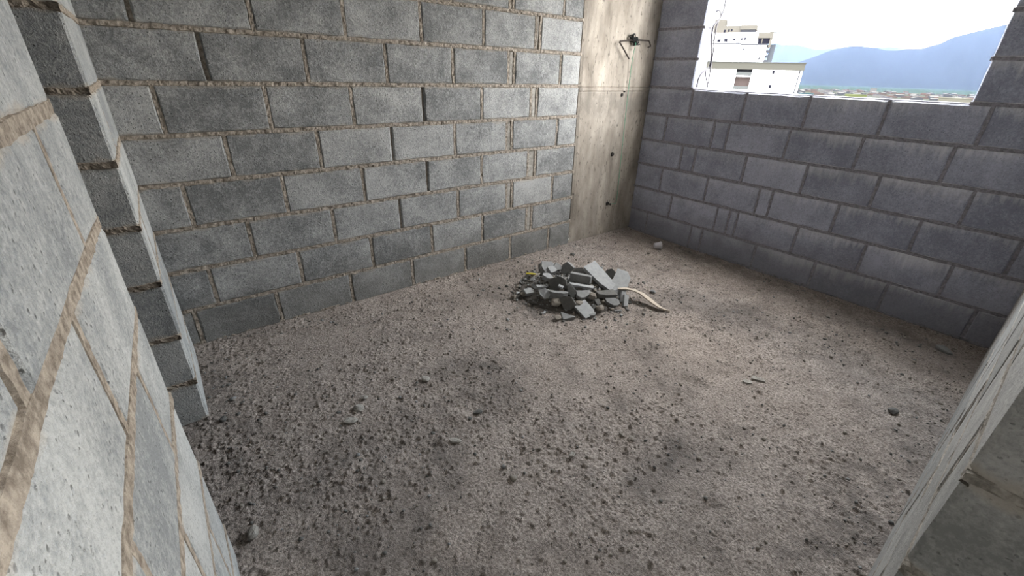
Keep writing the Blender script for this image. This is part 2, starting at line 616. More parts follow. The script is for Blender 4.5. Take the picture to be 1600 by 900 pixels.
C_ROWS = {1: [-1.75, -2.15, -2.55], 2: [-1.515, -1.93, -2.33, -2.73], 3: [-1.738, -2.14, -2.54], 4: [-1.545, -1.948, -2.35, -2.75],
          5: [-1.768, -2.17, -2.57], 6: [-1.53, -1.98, -2.38, -2.78]}
YB = -3.10
Cw.core(YB, YJ, -0.02, CEIL)
for j in range(1, 14):
    cuts = [YB] + sorted(C_ROWS.get(j, [-1.69, -2.09, -2.49] if j % 2 else [-1.49, -1.89, -2.29, -2.69])) + [YJ - 0.004 * (j - 3 if j > 3 else 0)]
    for a, b in zip(cuts[:-1], cuts[1:]):
        Cw.block(a, b, zc(j - 1, a), zc(j, a), zc=zc(j - 1, b), zd=zc(j, b), gap=0.0085)
    for c in cuts[1:-1]:
        Cw.head(c, zc(j - 1, c) + 0.004, zc(j, c) - 0.004, width=0.028, lift=-0.0006, rough=0.0008)
    if j < 13:
        Cw.bed(YB, cuts[-1] + 0.002, lambda u, j=j: zc(j, u), width=0.030, lift=-0.0002, rough=0.0010)
        Cw.side_bed(cuts[-1], 1, zc(j, YJ))
# door head over the opening
Cw.core(YJ - 0.02, -0.60, 2.1, CEIL)
for a, b in ((-1.30, -0.95), (-0.95, -0.61)):
    Cw.block(a, b, 2.1, 2.35)
    Cw.block(a, b, 2.35, 2.6)
Cw.build()

# --- left wall: stub between the doorway and the back wall, plane x = -3.383
D = Wall('wall_left_return', (-3.383, 0, 0), (0, 1, 0), (1, 0, 0), T, M_BLOCK_PALE, M_MORTAR_PALE, 4)
YS = -0.615
D.core(YS, 0.0, -0.02, CEIL)
for j in range(1, 14):
    z0, z1 = 0.2 * (j - 1) - (0.012 if 1 < j < 4 else 0), 0.2 * j - (0.012 if j < 3 else 0)
    c = -0.21 if j % 2 else -0.40
    for a, b in ((YS, c), (c, 0.0)):
        D.block(a, b, z0, z1)
    D.head(c, z0 + 0.004, z1 - 0.004, lift=-0.001, rough=0.002)
    if j < 13:
        D.bed(YS, 0, lambda u, z=z1: z, lift=0.0, rough=0.002)
        D.side_bed(YS, -1, z1, width=0.024)
D.build()

# --- front wall beside the camera, plane y = -2.445, faces the room
F = Wall('wall_front', (0, -2.445, 0), (1, 0, 0), (0, 1, 0), T, M_BLOCK_MID, M_MORTAR_BUFF, 5)
XF = -2.52
F.core(XF, 0.0, -0.02, CEIL)
for j in range(1, 14):
    z0, z1 = 0.2 * (j - 1), 0.2 * j
    cuts = [XF] + ([-2.12, -1.72, -1.32, -0.92, -0.52] if j % 2 else [-2.32, -1.92, -1.52, -1.12, -0.72, -0.32]) + [0.0]
    for a, b in zip(cuts[:-1], cuts[1:]):
        F.block(a, b, z0, z1)
    for c in cuts[1:-1]:
        F.head(c, z0 + 0.004, z1 - 0.004, lift=-0.001, rough=0.0015)
    if j < 13:
        F.bed(XF, 0, lambda u, z=z1: z, lift=-0.0005, rough=0.0018)
        F.side_bed(XF, -1, z1, width=0.02)
F.build()

# --- concrete column in the corner, cast in two lifts
M_COL, N, L, b = nodes('cast_concrete')
b.inputs['Roughness'].default_value = 0.85
b.inputs['Specular IOR Level'].default_value = 0.25
geo = N.new('ShaderNodeNewGeometry')


def cnoise(scale, det=4, rough=0.6, stretch=None):
    n = N.new('ShaderNodeTexNoise')
    n.inputs['Scale'].default_value = scale
    n.inputs['Detail'].default_value = det
    n.inputs['Roughness'].default_value = rough
    if stretch:
        mp = N.new('ShaderNodeMapping')
        mp.inputs['Scale'].default_value = stretch
        L.new(geo.outputs['Position'], mp.inputs['Vector'])
        L.new(mp.outputs[0], n.inputs['Vector'])
    else:
        L.new(geo.outputs['Position'], n.inputs['Vector'])
    return n.outputs['Fac']


r1 = ramp(N, 0.34, (0.215, 0.187, 0.155), 0.66, (0.47, 0.42, 0.36))
L.new(cnoise(4.5, 5, 0.6, (1.4, 1, 0.55)), r1.inputs['Fac'])
st = ramp(N, 0.52, BLK, 0.70, WHT)            # grey runs and smears
L.new(cnoise(1.0, 5, 0.65, (16, 16, 2.2)), st.inputs['Fac'])
mx = N.new('ShaderNodeMixRGB')
L.new(mth(N, L, 'MULTIPLY', st.outputs['Color'], 0.5), mx.inputs['Fac'])
L.new(r1.outputs['Color'], mx.inputs['Color1'])
mx.inputs['Color2'].default_value = (0.20, 0.18, 0.155, 1)
spk = ramp(N, 0.62, BLK, 0.69, WHT)           # blow holes
L.new(cnoise(1.0, 3, 0.5, (60, 60, 28)), spk.inputs['Fac'])
mx2 = N.new('ShaderNodeMixRGB')
L.new(mth(N, L, 'MULTIPLY', spk.outputs['Color'], 0.75), mx2.inputs['Fac'])
L.new(mx.outputs['Color'], mx2.inputs['Color1'])
mx2.inputs['Color2'].default_value = (0.12, 0.105, 0.09, 1)
sgc = N.new('ShaderNodeSeparateXYZ')
L.new(geo.outputs['Position'], sgc.inputs[0])
dz = mth(N, L, 'ABSOLUTE', mth(N, L, 'SUBTRACT', sgc.outputs[2], 1.08))
mrd = N.new('ShaderNodeMapRange')
mrd.inputs['From Min'].default_value, mrd.inputs['From Max'].default_value = 0.0, 0.17
mrd.inputs['To Min'].default_value, mrd.inputs['To Max'].default_value = 0.36, 0.0
L.new(dz, mrd.inputs['Value'])
dmp = ramp(N, 0.62, BLK, 0.80, WHT)           # damp blotches under the pour joint
L.new(mth(N, L, 'ADD', mrd.outputs[0], cnoise(9, 5, 0.7)), dmp.inputs['Fac'])
mx3 = N.new('ShaderNodeMixRGB')
L.new(mth(N, L, 'MULTIPLY', dmp.outputs['Color'], 0.5), mx3.inputs['Fac'])
L.new(mx2.outputs['Color'], mx3.inputs['Color1'])
mx3.inputs['Color2'].default_value = (0.17, 0.155, 0.135, 1)
L.new(mx3.outputs['Color'], b.inputs['Base Color'])
bp = N.new('ShaderNodeBump')
bp.inputs['Strength'].default_value = 0.5
bp.inputs['Distance'].default_value = 0.004
L.new(mth(N, L, 'SUBTRACT', cnoise(70, 4, 0.7), mth(N, L, 'MULTIPLY', spk.outputs['Color'], 0.6)), bp.inputs['Height'])
L.new(bp.outputs['Normal'], b.inputs['Normal'])

cv, cf = [], []
zs = sorted(set(list(np.round(np.linspace(-0.02, CEIL, 132), 4)) + [1.168, 1.171, 1.190, 1.193]))
nx = 40
for z in zs:
    x0 = A_END(z) + 0.005
    for i in range(nx + 1):
        x = x0 + (0.135 - x0) * i / nx
        d = 0.003 * (fbm(np.array(x * 5), np.array(z * 5), 3, 3) - 0.5) - 0.004
        if 1.1705 < z < 1.1905: d += 0.006
        if abs(z - 1.168) < 0.002 or abs(z - 1.193) < 0.002: d -= 0.004
        if i == 0: d -= 0.004 + 0.004 * random.random()
        cv.append((x, -0.0 - float(d), z))
for k in range(len(zs) - 1):
    for i in range(nx):
        a = k * (nx + 1) + i
        cf.append((a, a + 1, a + nx + 2, a + nx + 1))
nb = len(cv)
for z in (zs[0], zs[-1]):
    cv += [(A_END(z) + 0.005, 0.2, z), (0.135, 0.2, z)]
top = (len(zs) - 1) * (nx + 1)
cf += [(nb + 1, nb, nb + 2, nb + 3), tuple(k * (nx + 1) for k in range(len(zs))) [::-1] + (nb, nb + 2)][:1]
cf.append((nb, 0, top, nb + 2))
cf.append((nx, nb + 1, nb + 3, top + nx))
column = link('column', mesh_np('column', cv, cf), M_COL)
tag(column, kind='structure')

# ------------------------------------------------------------------ floor: rough trowelled screed
M_FLOOR, N, L, b = nodes('rough_screed')
b.inputs['Roughness'].default_value = 0.97
b.inputs['Specular IOR Level'].default_value = 0.12
geo = N.new('ShaderNodeNewGeometry')
att = N.new('ShaderNodeAttribute')
att.attribute_name = 'dirt'
r1 = ramp(N, 0.35, (0.385, 0.332, 0.295), 0.65, (0.53, 0.465, 0.42))
L.new(cnoise(9, 6, 0.7), r1.inputs['Fac'])
gr = ramp(N, 0.41, (0.50, 0.49, 0.48), 0.58, (1.15, 1.15, 1.15))
L.new(cnoise(105, 4, 0.75), gr.inputs['Fac'])
ml = N.new('ShaderNodeMixRGB')
ml.blend_type = 'MULTIPLY'
ml.inputs['Fac'].default_value = 0.9
L.new(r1.outputs['Color'], ml.inputs['Color1'])
L.new(gr.outputs['Color'], ml.inputs['Color2'])
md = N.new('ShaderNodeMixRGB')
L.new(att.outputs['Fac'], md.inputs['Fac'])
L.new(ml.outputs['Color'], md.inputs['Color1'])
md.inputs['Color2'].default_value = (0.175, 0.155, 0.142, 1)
L.new(md.outputs['Color'], b.inputs['Base Color'])
bp = N.new('ShaderNodeBump')
bp.inputs['Strength'].default_value = 1.0
bp.inputs['Distance'].default_value = 0.010
L.new(mth(N, L, 'ADD', cnoise(120, 4, 0.7), mth(N, L, 'MULTIPLY', cnoise(300, 2, 0.6), 0.5)), bp.inputs['Height'])
L.new(bp.outputs['Normal'], b.inputs['Normal'])

FX0, FX1, FY0, FY1, FS = -3.56, 0.0, -2.62, 0.0, 0.0034
fx = np.arange(FX0, FX1 + FS / 2, FS)
fy = np.arange(FY0, FY1 + FS / 2, FS)
GX, GY = np.meshgrid(fx, fy)
rough_mask = np.clip((fbm(GX * 2.2, GY * 2.2, 1, 3) - 0.36) * 3.2, 0.12, 1)
H = 0.010 * (fbm(GX * 2.0, GY * 2.0, 2, 3) - 0.5)
H += 0.006 * (fbm(GX * 22, GY * 22, 4, 3) - 0.5) * (0.5 + rough_mask)
rid = fbm(GX * 38 + 2.0 * GY, GY * 55, 5, 3)
H += 0.0065 * np.clip(rid - 0.52, 0, 1) * 2.2 * rough_mask
# broken, lumpier ground along the edges of the room and along the trodden path
edge_d = np.minimum.reduce([-GY, -GX, np.abs(GY + 2.445), np.abs(GX + 3.39)])
edge_r = np.clip(1 - edge_d / 0.16, 0, 1)
H += edge_r * 0.007 * (fbm(GX * 26, GY * 26, 6, 3) - 0.25)
H += np.clip(1 + GY / 0.07, 0, 1) * 0.010


def stamp(x, y, r, h, kind):
    i0, i1 = int((x - r - FX0) / FS), int((x + r - FX0) / FS) + 2
    j0, j1 = int((y - r - FY0) / FS), int((y + r - FY0) / FS) + 2
    i0, j0 = max(i0, 0), max(j0, 0)
    i1, j1 = min(i1, H.shape[1]), min(j1, H.shape[0])
    if i1 <= i0 or j1 <= j0: return
    dx, dy = GX[j0:j1, i0:i1] - x, GY[j0:j1, i0:i1] - y
    q = 1 - (dx * dx + dy * dy) / (r * r)
    H[j0:j1, i0:i1] += h * np.clip(q, 0, 1) ** (0.7 if kind else 2)


rs = np.random.default_rng(5)
for _ in range(48000):
    x, y = rs.uniform(FX0, FX1), rs.uniform(FY0, FY1)
    jx, iy = min(int((x - FX0) / FS), H.shape[1] - 1), min(int((y - FY0) / FS), H.shape[0] - 1)
    if rs.random() > 0.35 + 0.65 * rough_mask[iy, jx]: continue
    r = 0.0042 + 0.0062 * rs.random() ** 3.5
    stamp(x, y, r, r * rs.uniform(0.3, 0.75), 1)
for x, y, r, h in ((-1.57, -1.663, 0.07, -0.018), (-1.40, -1.70, 0.05, -0.010), (-2.12, -2.05, 0.05, -0.010), (-1.36, -1.86, 0.06, 0.012),
                   (-2.70, -1.27, 0.05, 0.012), (-2.58, -1.20, 0.06, 0.012), (-2.45, -1.10, 0.05, 0.010)):
    stamp(x, y, r, h, 0)

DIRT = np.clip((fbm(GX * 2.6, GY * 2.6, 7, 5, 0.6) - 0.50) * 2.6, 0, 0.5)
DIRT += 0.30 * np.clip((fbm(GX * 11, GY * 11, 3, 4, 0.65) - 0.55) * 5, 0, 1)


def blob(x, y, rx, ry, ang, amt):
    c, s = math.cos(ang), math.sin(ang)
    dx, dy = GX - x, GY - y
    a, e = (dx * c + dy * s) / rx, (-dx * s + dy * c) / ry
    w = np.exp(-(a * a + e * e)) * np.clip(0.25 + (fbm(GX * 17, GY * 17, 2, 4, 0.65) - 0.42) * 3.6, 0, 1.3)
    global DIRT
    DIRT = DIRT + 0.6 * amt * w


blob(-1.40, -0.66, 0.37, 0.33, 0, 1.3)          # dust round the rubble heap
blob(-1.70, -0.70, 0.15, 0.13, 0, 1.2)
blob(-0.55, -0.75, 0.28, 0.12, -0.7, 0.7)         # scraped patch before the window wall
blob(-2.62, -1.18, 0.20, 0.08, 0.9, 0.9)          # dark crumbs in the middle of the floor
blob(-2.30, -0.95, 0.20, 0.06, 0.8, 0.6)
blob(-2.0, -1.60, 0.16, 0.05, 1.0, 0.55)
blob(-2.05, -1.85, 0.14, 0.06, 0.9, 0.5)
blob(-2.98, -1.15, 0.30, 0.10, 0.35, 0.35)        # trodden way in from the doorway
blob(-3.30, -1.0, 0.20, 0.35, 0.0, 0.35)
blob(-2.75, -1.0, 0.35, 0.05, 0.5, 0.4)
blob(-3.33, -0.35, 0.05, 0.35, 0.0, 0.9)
blob(-1.3, -2.36, 0.7, 0.10, 0.0, 0.8)            # darker strip along the front wall
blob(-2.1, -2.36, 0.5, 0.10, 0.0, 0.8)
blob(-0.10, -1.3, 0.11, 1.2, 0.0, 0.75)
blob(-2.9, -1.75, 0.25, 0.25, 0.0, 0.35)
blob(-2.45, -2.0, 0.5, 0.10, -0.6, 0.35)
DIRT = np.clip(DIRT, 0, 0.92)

nyy, nxx = GX.shape
verts = np.stack([GX.ravel(), GY.ravel(), H.ravel()], 1).astype(np.float32)
idx = np.arange(nxx * nyy).reshape(nyy, nxx)
quads = np.stack([idx[:-1, :-1], idx[:-1, 1:], idx[1:, 1:], idx[1:, :-1]], -1).reshape(-1, 4)
fme = bpy.data.meshes.new('floor')
fme.vertices.add(len(verts))
fme.vertices.foreach_set('co', verts.ravel())
fme.loops.add(quads.size)
fme.loops.foreach_set('vertex_index', quads.ravel().astype(np.int32))
fme.polygons.add(len(quads))
fme.polygons.foreach_set('loop_start', np.arange(0, quads.size, 4, dtype=np.int32))
fme.polygons.foreach_set('loop_total', np.full(len(quads), 4, dtype=np.int32))
fme.polygons.foreach_set('use_smooth', np.ones(len(quads), dtype=bool))
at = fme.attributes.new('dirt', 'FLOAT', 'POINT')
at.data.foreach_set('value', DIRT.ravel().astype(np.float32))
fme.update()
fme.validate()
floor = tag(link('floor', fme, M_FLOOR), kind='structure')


def fz(x, y):
    i = min(max(int(round((x - FX0) / FS)), 0), nxx - 1)
    j = min(max(int(round((y - FY0) / FS)), 0), nyy - 1)
    return float(H[j, i])


# slab under the screed, ceiling, and the rooms beyond the two doorways (unseen; the hall gets an added daylight opening)
tag(MB().box((-6.0, -5.2, -0.25), (0.12, 0.14, -0.035)).build('slab', M_RENDER), kind='structure')
tag(MB().box((-6.0, -5.2, CEIL), (0.14, 0.2, CEIL + 0.2)).build('ceiling', M_SLAB), kind='structure')
tag(MB().box((-6.0, -5.34, -0.1), (0.14, -5.2, CEIL)).build('wall_hall_back', M_RENDER), kind='structure')
tag(MB().box((-6.14, -5.34, -0.1), (-6.0, 0.14, CEIL)).build('wall_hall_left', M_RENDER), kind='structure')
tag(MB().box((-6.0, 0.0, -0.1), (-3.54, 0.14, CEIL)).build('wall_hall_front', M_RENDER), kind='structure')
tag(MB().box((-0.02, -5.2, -0.1), (0.14, -2.6, 1.0)).box((-0.02, -5.2, 2.2), (0.14, -2.6, CEIL)).box((-0.02, -5.2, 1.0), (0.14, -4.7, 2.2)).box((-0.02, -3.1, 1.0), (0.14, -2.6, 2.2)).build('wall_hall_right', M_RENDER), kind='structure')  # unseen opening added in this wall to let fill daylight into the hall
tag(MB().box((-3.39 - 0.14, -5.2, -0.1), (-3.39, -4.0, CEIL)).build('wall_hall_divider', M_RENDER), kind='structure')

# ------------------------------------------------------------------ things in the room
M_REBAR = plain('rusty_rebar', (0.045, 0.035, 0.03), 0.7, 0.3)
M_KNOT = plain('black_wire', (0.02, 0.022, 0.022), 0.6)
M_STRING = plain('green_string', (0.10, 0.33, 0.20), 0.8)
M_CABLE = plain('grey_cable', (0.07, 0.065, 0.075), 0.6)
M_HOLE = plain('form_tie_hole', (0.03, 0.027, 0.025), 0.9)  # black of the nail; for tie holes, their shade put into colour
M_FRAG = plain('broken_block', (0.22, 0.222, 0.22), 0.95, noise=0.35, scale=55)
M_FRAG_PALE = plain('broken_block_lit_pale', (0.335, 0.342, 0.345), 0.95, noise=0.25, scale=55)  # lit copy of the block tone for shards facing the window; also random chips
M_FRAG_DARK = plain('broken_block_shaded_dark', (0.13, 0.127, 0.12), 0.95, noise=0.35, scale=50)  # shaded copy for shards turned from the window; also dark stones and grit
M_FRAG_BROWN = plain('broken_mortar', (0.24, 0.215, 0.185), 0.95, noise=0.35, scale=50)
M_WOOD = plain('weathered_wood', (0.46, 0.40, 0.33), 0.85, noise=0.2, scale=40)
M_YELLOW = plain('yellow_plastic', (0.62, 0.52, 0.06), 0.5)
M_CUP, N, L, b = nodes('cup_plastic')
b.inputs['Base Color'].default_value = (0.72, 0.70, 0.74, 1)
b.inputs['Roughness'].default_value = 0.35
b.inputs['Transmission Weight'].default_value = 0.35
b.inputs['IOR'].default_value = 1.3

# bent bar sticking out of the column, with its knot of tie wire
hk = empty('rebar_hook', (-0.292, 0.0, 1.516))
tag(hk, 'bent black rebar hook tied with wire high on the concrete column', 'rebar')


def rel(o, pts):
    return [tuple(Vector(p) - o.location) for p in pts]


def arm(pts):
    return tube('bar', rel(hk, pts), 0.0052, M_REBAR, hk, 3, False)


arm([(-0.300, -0.022, 1.514), (-0.38, -0.024, 1.506), (-0.452, -0.026, 1.497), (-0.458, -0.027, 1.49), (-0.40, -0.030, 1.442), (-0.338, -0.034, 1.388)])
arm([(-0.285, -0.022, 1.518), (-0.20, -0.024, 1.518), (-0.122, -0.024, 1.518), (-0.108, -0.025, 1.508), (-0.092, -0.027, 1.482), (-0.125, -0.03, 1.474)])
rk = random.Random(3)
for q in range(3):
    cx, czz = (-0.325, -0.29, -0.275)[q], (1.53, 1.51, 1.50)[q]
    pts = []
    for k in range(26):
        a = k * 0.9 + q
        pts.append((cx + 0.016 * math.cos(a) * rk.uniform(0.6, 1.2) + 0.0008 * k, -0.024 + 0.016 * math.sin(a * 0.7), czz + 0.022 * math.sin(a) * rk.uniform(0.6, 1.2)))
    tube('tie_wire', rel(hk, pts), 0.0035, M_KNOT, hk, 2)
bm = bmesh.new()
bmesh.ops.create_cone(bm, cap_ends=True, segments=14, radius1=0.017, radius2=0.014, depth=0.034, matrix=Matrix.Translation((0.0, -0.012, 0.0)) @ Matrix.Rotation(math.radians(90), 4, 'X'))
me = bpy.data.meshes.new('socket')
bm.to_mesh(me)
bm.free()
link('socket', me, M_KNOT, hk)

gs = tube('green_string', [(-0.282, -0.036, 1.53), (-0.288, -0.040, 1.505), (-0.278, -0.016, 1.40), (-0.268, -0.010, 1.15), (-0.252, -0.010, 0.80), (-0.238, -0.010, 0.50), (-0.224, -0.009, 0.275), (-0.245, -0.010, 0.268), (-0.33, -0.012, 0.283)], 0.0022, M_STRING, None, 2)
tag(gs, 'thin green plumb string hanging from the rebar hook down the column', 'string')
nl = empty('nail', (-0.335, -0.002, 0.283))
tag(nl, 'black nail in a rust stained hole low on the column', 'nail')
for nm, r1_, r2_, d0, d1 in (('shank', 0.004, 0.004, 0.01, 0.030), ('head', 0.010, 0.010, 0.028, 0.033), ('plug', 0.017, 0.013, -0.004, 0.010)):
    bm = bmesh.new()
    bmesh.ops.create_cone(bm, cap_ends=True, segments=12, radius1=r1_, radius2=r2_, depth=d1 - d0, matrix=Matrix.Translation((0, -(d0 + d1) / 2, 0)) @ Matrix.Rotation(math.radians(90), 4, 'X'))
    me = bpy.data.meshes.new(nm)
    bm.to_mesh(me)
    bm.free()
    link(nm, me, M_HOLE, nl)
for (x, z, r) in ((-0.324, 1.142, 0.013), (-0.349, 0.696, 0.016), (-0.30, 1.165, 0.006)):
    bm = bmesh.new()
    bmesh.ops.create_cone(bm, cap_ends=True, segments=12, radius1=r, radius2=r * 0.8, depth=0.012)
    for v in bm.verts:
        v.co.x *= random.uniform(0.8, 1.2)
        v.co.y *= random.uniform(0.8, 1.3)
    bmesh.ops.rotate(bm, verts=bm.verts, cent=(0, 0, 0), matrix=Matrix.Rotation(math.radians(90), 3, 'X'))
    me = bpy.data.meshes.new('tie_hole_shade')
    bm.to_mesh(me)
    bm.free()
    link('tie_hole_shade', me, M_HOLE, column, (x, 0.0008, z))  # solid dark plug, the shade inside the hole is its colour

# loose cables at the window reveal
c1 = tube('cable', [(0.17, -0.425, 2.35), (0.172, -0.42, 2.0), (0.176, -0.41, 1.777), (0.180, -0.41, 1.739), (0.166, -0.412, 1.687), (0.129, -0.412, 1.647), (0.095, -0.411, 1.622), (0.080, -0.411, 1.601), (0.082, -0.411, 1.554), (0.106, -0.412, 1.487), (0.143, -0.412, 1.401), (0.1375, -0.412, 1.341), (0.063, -0.412, 1.318), (0.025, -0.412, 1.283), (0.016, -0.412, 1.240), (0.02, -0.414, 1.213)], 0.0058, M_CABLE, None, 2)
tag(c1, 'longer grey cable hanging down the window reveal and curling onto the sill', 'cable')
c2 = tube('cable', [(0.12, -0.385, 1.70), (0.125, -0.40, 1.715), (0.150, -0.408, 1.70), (0.152, -0.412, 1.672), (0.128, -0.414, 1.648), (0.112, -0.415, 1.60), (0.122, -0.417, 1.52), (0.140, -0.420, 1.42), (0.136, -0.424, 1.345), (0.128, -0.434, 1.27), (0.120, -0.440, 1.213)], 0.005, M_CABLE, None, 2)
tag(c2, 'shorter grey cable looped beside the longer one at the window reveal', 'cable')
c3 = tube('cable', [(0.105, -0.407, 1.322), (0.106, -0.412, 1.30), (0.112, -0.425, 1.26), (0.115, -0.44, 1.235), (0.113, -0.448, 1.213)], 0.005, M_CABLE, None, 2)
tag(c3, 'short stub of grey cable lying at the foot of the window reveal', 'cable')


def shard_mesh(L_, W_, T_, rnd, n=6, bev=0.05, chip=0.25):
    """broken slab: ragged outline, flat faces, chipped rim"""
    out = []
    quad = [(rnd.uniform(-1.1, -0.75), rnd.uniform(-1.1, -0.75)), (rnd.uniform(0.75, 1.1), rnd.uniform(-1.1, -0.7)), (rnd.uniform(0.7, 1.1), rnd.uniform(0.7, 1.1)), (rnd.uniform(-1.1, -0.75), rnd.uniform(0.75, 1.1))]
    if n == 3: quad.pop(rnd.randrange(4))
    cut = [k for k in range(len(quad)) if n > len(quad) and rnd.random() < (n - 4) / 3.0]
    for k, q in enumerate(quad):
        p_, n_ = quad[k - 1], quad[(k + 1) % len(quad)]
        if k in cut:            # a corner broken off
            c1, c2 = rnd.uniform(0.15, 0.15 + 2 * chip), rnd.uniform(0.15, 0.15 + 2 * chip)
            pts = [(q[0] + (p_[0] - q[0]) * c1, q[1] + (p_[1] - q[1]) * c1), (q[0] + (n_[0] - q[0]) * c2, q[1] + (n_[1] - q[1]) * c2)]
        else:
            pts = [q]
        out += [(0.5 * L_ * a, 0.5 * W_ * b_) for a, b_ in pts]
    n = len(out)
    t = T_ / 2
    V, F = [], []
    tz = [rnd.uniform(-0.12, 0.12) * T_ for _ in range(3)]

    def ring(k, z, sl):
        for x, y in out:
            V.append((x * k + rnd.uniform(-1, 1) * 0.03 * L_, y * k + rnd.uniform(-1, 1) * 0.03 * W_, z + sl[0] * x / L_ + sl[1] * y / W_ + rnd.uniform(-0.03, 0.03) * T_))
    ring(1 - bev, t, tz)
    ring(1.0, t * (1 - 2 * bev), (tz[0], tz[1]))
    ring(1.0 - 0.08 * rnd.random(), -t * (1 - 2 * bev), (tz[1], tz[2]))
    ring(1 - bev, -t, (tz[1], tz[2]))
    for s in range(3):
        for k in range(n):
            a, b_ = s * n + k, s * n + (k + 1) % n
            F.append((a, a + n, b_ + n, b_))
    F.append(tuple(range(n)))
    F.append(tuple(reversed(range(3 * n, 4 * n))))
    return V, F


def add_shard(name, loc, size, normal, spin, mat, seed, n=6, chip=0.25):
    rnd = random.Random(seed)
    V, F = shard_mesh(*size, rnd, n, chip=chip)
    V = [(x, y, z) for x, y, z in V]
    me = mesh_np(name, V, F)
    bm = bmesh.new()
    bm.from_mesh(me)
    bmesh.ops.recalc_face_normals(bm, faces=bm.faces)
    bm.to_mesh(me)
    bm.free()
    o = link(name, me, mat)
    nz = Vector(normal).normalized()
    ref = Vector((0.788, -0.615, 0))
    xx = (ref - nz * ref.dot(nz)).normalized()
    yy = nz.cross(xx)
    Rm = Matrix((xx, yy, nz)).transposed() @ Matrix.Rotation(spin, 3, 'Z')
    o.matrix_world = Matrix.Translation(loc) @ Rm.to_4x4()
    return o


def add_rock(name, loc, size, spin, mat, seed):
    """rough lump: a jittered, faceted ball"""
    rnd = random.Random(seed)
    bm = bmesh.new()
    bmesh.ops.create_icosphere(bm, subdivisions=2, radius=0.5)
    pl_ = [Vector((rnd.gauss(0, 1), rnd.gauss(0, 1), rnd.gauss(0, 1))).normalized() for _ in range(7)]
    for v in bm.verts:
        for q in pl_:
            d = v.co.dot(q) - 0.36
            if d > 0: v.co -= q * d * 0.85
        v.co *= 1 + rnd.uniform(-0.07, 0.07)
        v.co = Vector((v.co.x * size[0], v.co.y * size[1], v.co.z * size[2]))
    me = bpy.data.meshes.new(name)
    bm.to_mesh(me)
    bm.free()
    o = link(name, me, mat)
    o.location = loc
    o.rotation_euler = (rnd.uniform(-.2, .2), rnd.uniform(-.2, .2), spin)
    return o


RGT, FWD, UP = Vector((0.788, -0.615, 0)), Vector((0.615, 0.788, 0)), Vector((0, 0, 1))


def nrm(r, f, u):
    return RGT * r + FWD * f + UP * u


